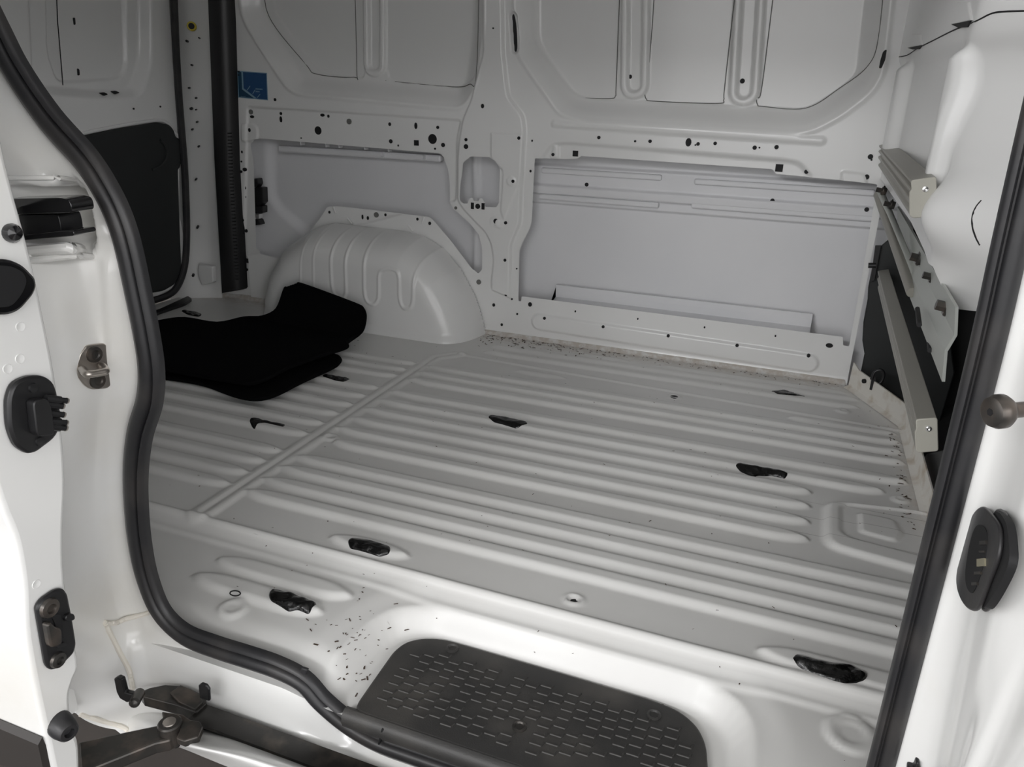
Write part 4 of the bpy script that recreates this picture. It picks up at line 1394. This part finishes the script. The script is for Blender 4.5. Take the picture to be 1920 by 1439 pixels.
for i, (x, y, z) in enumerate(fl_path):
    h = (0.075, 0.062, 0.055, 0.045, 0.04, 0.04)[i]
    vv += [(x - 0.012, y - 0.006, 0.001), (x, y, 0.008), (x + 0.002, y, h), (x + 0.005, y + 0.003, h), (x + 0.004, y + 0.003, -0.01)]
for i in range(len(fl_path) - 1):
    for k in range(4):
        ff.append((i * 5 + k, (i + 1) * 5 + k, (i + 1) * 5 + k + 1, i * 5 + k + 1))
o = obj('trim_1', mesh(vv, ff), 'dusty', kind='structure')
sharp(o, 40)
hk = empty('tie_down_hook', 'small black tie-down hook on the floor corner flange', 'hook')
sharp(bevel(obj('hook_plate', prism([ony(a, b, 2.10) for a, b in ((1634, 708), (1642, 706), (1644, 722), (1640, 728), (1638, 732), (1630, 730), (1632, 720))], (0, -0.005, 0)), 'plastic', hk), 0.001), 50)
sharp(obj('hook_loop', sweep([ony(a, b, 2.09) for a, b in spline([(1634, 712), (1640, 698), (1652, 694), (1657, 702), (1654, 714), (1648, 720)], 4)], circ(0.004, 8)), 'plastic', hk), 50)
p = ony(1620, 715, 2.125)
obj('punched_hole', lathe([(-0.003, 0.006), (0.003, 0.006)], p, (0.85, 0.5, 0), 12), 'hole', o)

# cab beyond the bulkhead: dark lining that closes the view
cab = empty('wall_cab', kind='structure')
obj('cab_front', box(1.2, 1.22, 0.5, 2.35, -0.6, 1.36), 'cab', cab)
obj('cab_floor', box(0.302, 1.2, 0.5, 2.35, -0.10, -0.06), 'cab', cab)
obj('cab_side', box(0.17, 1.2, 2.33, 2.35, -0.1, 1.36), 'cab', cab)
obj('cab_side', box(0.31, 1.2, 0.60, 0.62, -0.1, 1.36), 'cab', cab)
obj('cab_roof', box(0.3, 1.2, 0.5, 2.35, 1.35, 1.36), 'cab', cab)
# black seat foot moulding between rail and seal
sm = [onx(a, b, 0.315) for a, b in ((1735, 850), (1772, 842), (1810, 870), (1800, 960), (1740, 990), (1728, 950), (1719, 905), (1722, 880))]
sharp(bevel(obj('seat_foot_cover', prism(round_poly(sm, 0.02, 3), (0.12, 0, 0)), 'flap', label='black moulded cover at the bulkhead foot beside the door seal', cat='cover'), 0.006), 50)

# ================================================================== CARPET MATS
def carpet(name, label, outline, zbase, fold, seed):
    g0 = np.array(outline)
    us = np.arange(g0[:, 0].min() - 4, g0[:, 0].max() + 4, 2.2)
    vs = np.arange(g0[:, 1].min() - 4, g0[:, 1].max() + 4, 1.6)
    sm_ = spline(outline, 4, True)

    def pos(U, V):
        r = np.einsum('ij,jkl->ikl', RM, np.stack([U - CX, V - CY, np.full(U.shape, FOC)]))
        z = np.full(U.shape, zbase)
        for _ in range(40):
            t = (z - CAMH) / r[2]
            x, y = r[0] * t, r[1] * t
            zn = zbase + 0.003 * np.sin(9 * x + seed) * np.cos(11 * y)
            if fold:
                k = ss((x + 1.78) / 0.12)
                zn = zn + k * np.clip((y - 1.90) * 0.95, 0, 0.5) + 0.012 * ss((x + 1.3) / 0.2) * ss((1.8 - y) / 0.15)
            z = z + 0.35 * (zn - z)
        t = (z - CAMH) / r[2]
        return np.stack([r[0] * t, r[1] * t, z], -1)
    me = grid_clip(us, vs, pos, lambda U, V: sd_poly(U, V, sm_))
    root = empty(name, label, 'carpet mat', group='black carpet mats on the load floor')
    o = obj('carpet_pile', me, 'carpet', root, smooth=True)
    md = o.modifiers.new('thick', 'SOLIDIFY')
    md.thickness = 0.009
    md.offset = 0
    P = pos(sm_[:, 0][:, None], sm_[:, 1][:, None])[:, 0]
    sharp(obj('stitched_edge', sweep(P, circ(0.0062, 8), side=(0, 0, 1), closed=True), 'carpet', root), 60)
    return root


carpet('carpet_mat', 'crumpled black carpet mat leaning up against the white wheel arch', [(268, 640), (272, 612), (303, 603), (347, 598), (407, 607), (457, 597), (493, 595), (520, 580), (533, 547), (541, 532), (556, 532), (580, 539), (663, 570), (680, 580), (684, 597), (677, 622),
       (651, 642), (648, 652), (606, 666), (540, 690), (480, 718), (430, 715), (300, 690), (268, 670)], 0.040, True, 1.0)
carpet('carpet_mat', 'flat black carpet mat lying underneath the crumpled one', [(268, 690), (300, 680), (420, 670), (560, 660), (600, 664), (627, 667), (637, 674), (634, 681), (620, 691), (563, 717), (520, 739), (490, 748), (462, 747), (430, 738), (380, 720), (313, 709), (270, 704)], 0.020, False, 2.3)

# ================================================================== BLACK SEALANT PATCHES ON THE FLOOR
def patch(label, outline, scale, ox, oy, seed, h=0.004, name='sealant_patch'):
    pts = round_poly([(a / scale + ox, b / scale + oy) for a, b in outline], 5, 3)
    P = fxy(pts, 0.007)
    us = np.linspace(P[:, 0].min() - 0.004, P[:, 0].max() + 0.004, 60)
    vs = np.linspace(P[:, 1].min() - 0.004, P[:, 1].max() + 0.004, 40)
    r = np.random.default_rng(seed)
    ph = r.uniform(0, 6.28, (8, 3))
    fr = r.uniform(60, 320, (8, 2))

    def pos(U, V):
        s = sd_poly(U, V, P)
        z = floor_z(U, V)
        n = sum(np.sin(U * a + p[0]) * np.sin(V * b + p[1]) for (a, b), p in zip(fr, ph)) / 8
        z = z + 0.0008 + h * np.sqrt(np.clip(s / 0.010, 0, 1)) * (1 + 0.9 * n)
        z = np.where(s < 0.0015, z - 0.004 * np.clip((0.0015 - s) / 0.0015, 0, 1), z)
        return np.stack([U, V, z], -1)
    me = grid_clip(us, vs, pos, lambda U, V: sd_poly(U, V, P))
    return obj(name, me, 'tar', smooth=True, label=label, cat='sealant', group='black sealant patches on the load floor')


patch('glossy black sealant patch on the short rib near the floor ridge', [(990, 310), (1010, 295), (1100, 305), (1210, 340), (1205, 370), (1150, 375), (1060, 350), (1000, 335)], 2.669, 280, 900, 1)
patch('lumpy black sealant patch on the entry panel beside the round boss', [(590, 540), (610, 518), (660, 522), (720, 540), (800, 570), (840, 580), (820, 600), (795, 628), (740, 612), (690, 615), (640, 590), (600, 572)], 2.669, 280, 900, 2, 0.006)
patch('long glossy black sealant patch beside the near door post', [(705, 935), (725, 920), (860, 955), (980, 970), (1065, 1015), (1050, 1040), (960, 1050), (900, 1035), (780, 990), (730, 965)], 2.485, 1200, 860, 3, 0.005)
patch('pointed black sealant patch in the middle of the load floor', [(160, 912), (190, 900), (280, 915), (380, 940), (390, 952), (330, 966), (240, 945), (190, 935)], 3, 860, 480, 4)
patch('tapered black sealant patch with a drip towards the bulkhead', [(1550, 1180), (1580, 1172), (1660, 1190), (1790, 1210), (1855, 1232), (1840, 1244), (1760, 1228), (1680, 1222), (1660, 1240), (1645, 1225), (1590, 1202)], 3, 860, 480, 5)
patch('slim black sealant patch below the far wall rail', [(135, 868), (200, 866), (270, 880), (340, 900), (280, 908), (170, 898), (150, 885)], 3, 1400, 440, 6, 0.003)
patch('arrow shaped black sealant smear behind the floor seam', [(560, 930), (575, 912), (605, 905), (640, 915), (645, 928), (770, 950), (755, 966), (650, 942), (610, 945), (590, 965), (570, 950)], 3, 280, 480, 7, 0.003)
patch('black sealant patch at the tip of the lower carpet mat', [(970, 680), (990, 668), (1050, 672), (1110, 682), (1135, 692), (1100, 712), (1040, 702)], 3, 280, 480, 8)
patch('black sealant patch on the floor by the rear threshold', [(270, 1160), (300, 1152), (400, 1165), (462, 1190), (430, 1212), (330, 1195)], 4.6417, 280, 330, 9, 0.003)

# dark hole and screw boss of the floor
for p_, r_ in ((onz(1264, 745, 0.002), 0.0105), (onz(1076, 1129, -0.004), 0.006)):
    obj('drain_hole', lathe([(-0.012, r_), (0.0012, r_)], p_, (0, 0, 1), 16), 'hole', floor)
p_ = onz(441, 1114, -0.004)
sharp(obj('marker_ring', sweep([p_ + np.array([0.009 * math.cos(t), 0.006 * math.sin(t), 0.001]) for t in np.linspace(0, 2 * math.pi, 17)[:-1]], circ(0.0011, 6), side=(0, 0, 1), closed=True), 'hole', floor), 60)

# ================================================================== STICKER
sk = empty('blue_sticker', 'square blue sticker with pale line drawing on the rear side panel', 'sticker')
ys = wall_y(472, 160) - 0.0012


def S3(a, b, lift=0.0):
    return ony(430 + a / 14.39, 110 + b / 14.39, ys - lift)


def sflat(name, pts, mtl, lift, parent):
    return obj(name, prism([S3(a, b, lift) for a, b in pts], (0, 0.0006, 0)), mtl, parent)


sb = sflat('sticker_border', [(215, 325), (1010, 385), (1040, 1125), (240, 1050)], 'blue_pale', 0.0, sk)
sflat('sticker_field', [(235, 350), (990, 405), (1020, 1105), (262, 1030)], 'blue', 0.0008, sk)
sflat('corner_band', [(235, 350), (335, 357), (350, 820), (700, 1070), (262, 1030)], 'blue_dark', 0.0012, sk)
sflat('pale_band', [(325, 357), (365, 360), (385, 800), (740, 1072), (660, 1068), (345, 830)], 'blue_pale', 0.0016, sk)
sflat('corner_mark', [(220, 330), (275, 334), (278, 370), (225, 366)], 'hole', 0.0016, sk)
sflat('corner_mark', [(228, 425), (268, 428), (270, 460), (232, 458)], 'hole', 0.0016, sk)
for (a, b), (c, d_) in (((470, 850), (550, 735)), ((620, 950), (685, 840)), ((745, 1050), (820, 955))):
    sflat('tick_mark', [(a, b), (a + 14, b + 8), (c + 14, d_ + 8), (c, d_)], 'blue_pale', 0.0016, sk)
for r_, (a, b, n) in enumerate(((710, 800, 7), (712, 870, 4))):
    for i in range(n):
        x = a + i * 27
        sflat('small_print', [(x, b + i * 2), (x + 16, b + i * 2), (x + 16, b + 34 + i * 2), (x, b + 34 + i * 2)], 'blue_pale', 0.0016, sk)
for i in range(6):
    sflat('small_print', [(310 + i * 24, 1010 + i * 2), (324 + i * 24, 1011 + i * 2), (324 + i * 24, 1022 + i * 2), (310 + i * 24, 1021 + i * 2)], 'blue_pale', 0.0016, sk)

# ================================================================== CRUMBS
vv, ff = [], []
r = np.random.default_rng(11)


def crumb(x, y, s, lift=0.0008):
    if sd_poly(np.array([x]), np.array([y]), tp)[0] > -0.004:
        return
    z = float(floor_z(np.array([x]), np.array([y]))[0]) + lift
    a = r.uniform(0, 3.14)
    l, w = s * r.uniform(0.8, 2.2), s * r.uniform(0.35, 0.8)
    c_, s_ = math.cos(a), math.sin(a)
    b0 = len(vv)
    for q, t in ((-1, -1), (1, -1), (1, 1), (-1, 1)):
        vv.append((x + q * l * c_ - t * w * s_, y + q * l * s_ + t * w * c_, z))
    vv.append((x, y, z + 0.4 * s))
    ff.extend([(b0, b0 + 1, b0 + 4), (b0 + 1, b0 + 2, b0 + 4), (b0 + 2, b0 + 3, b0 + 4), (b0 + 3, b0, b0 + 4)])


for _ in range(150):
    crumb(-0.93 + abs(r.normal(0, 0.22)), 2.205 - abs(r.normal(0, 0.05)), r.uniform(0.0012, 0.0032))
for _ in range(120):
    crumb(r.uniform(-0.8, 0.17), 2.205 - abs(r.normal(0, 0.02)), r.uniform(0.0010, 0.0026))
for _ in range(70):
    crumb(0.272 - abs(r.normal(0, 0.014)), r.uniform(1.42, 1.95), r.uniform(0.0012, 0.003))
for _ in range(160):
    crumb(r.uniform(-1.3, 0.27), r.uniform(0.96, 2.1), r.uniform(0.0007, 0.0016))
for _ in range(70):
    crumb(r.normal(-0.53, 0.035), r.normal(0.79, 0.04), r.uniform(0.0008, 0.0022))
for _ in range(40):
    crumb(r.uniform(-0.9, 0.15), r.uniform(0.77, 0.94), r.uniform(0.0007, 0.0014))
obj('floor_crumbs', mesh(vv, ff), 'debris', label='scattered brown crumbs and grit on the white load floor', cat='debris', kind='stuff')
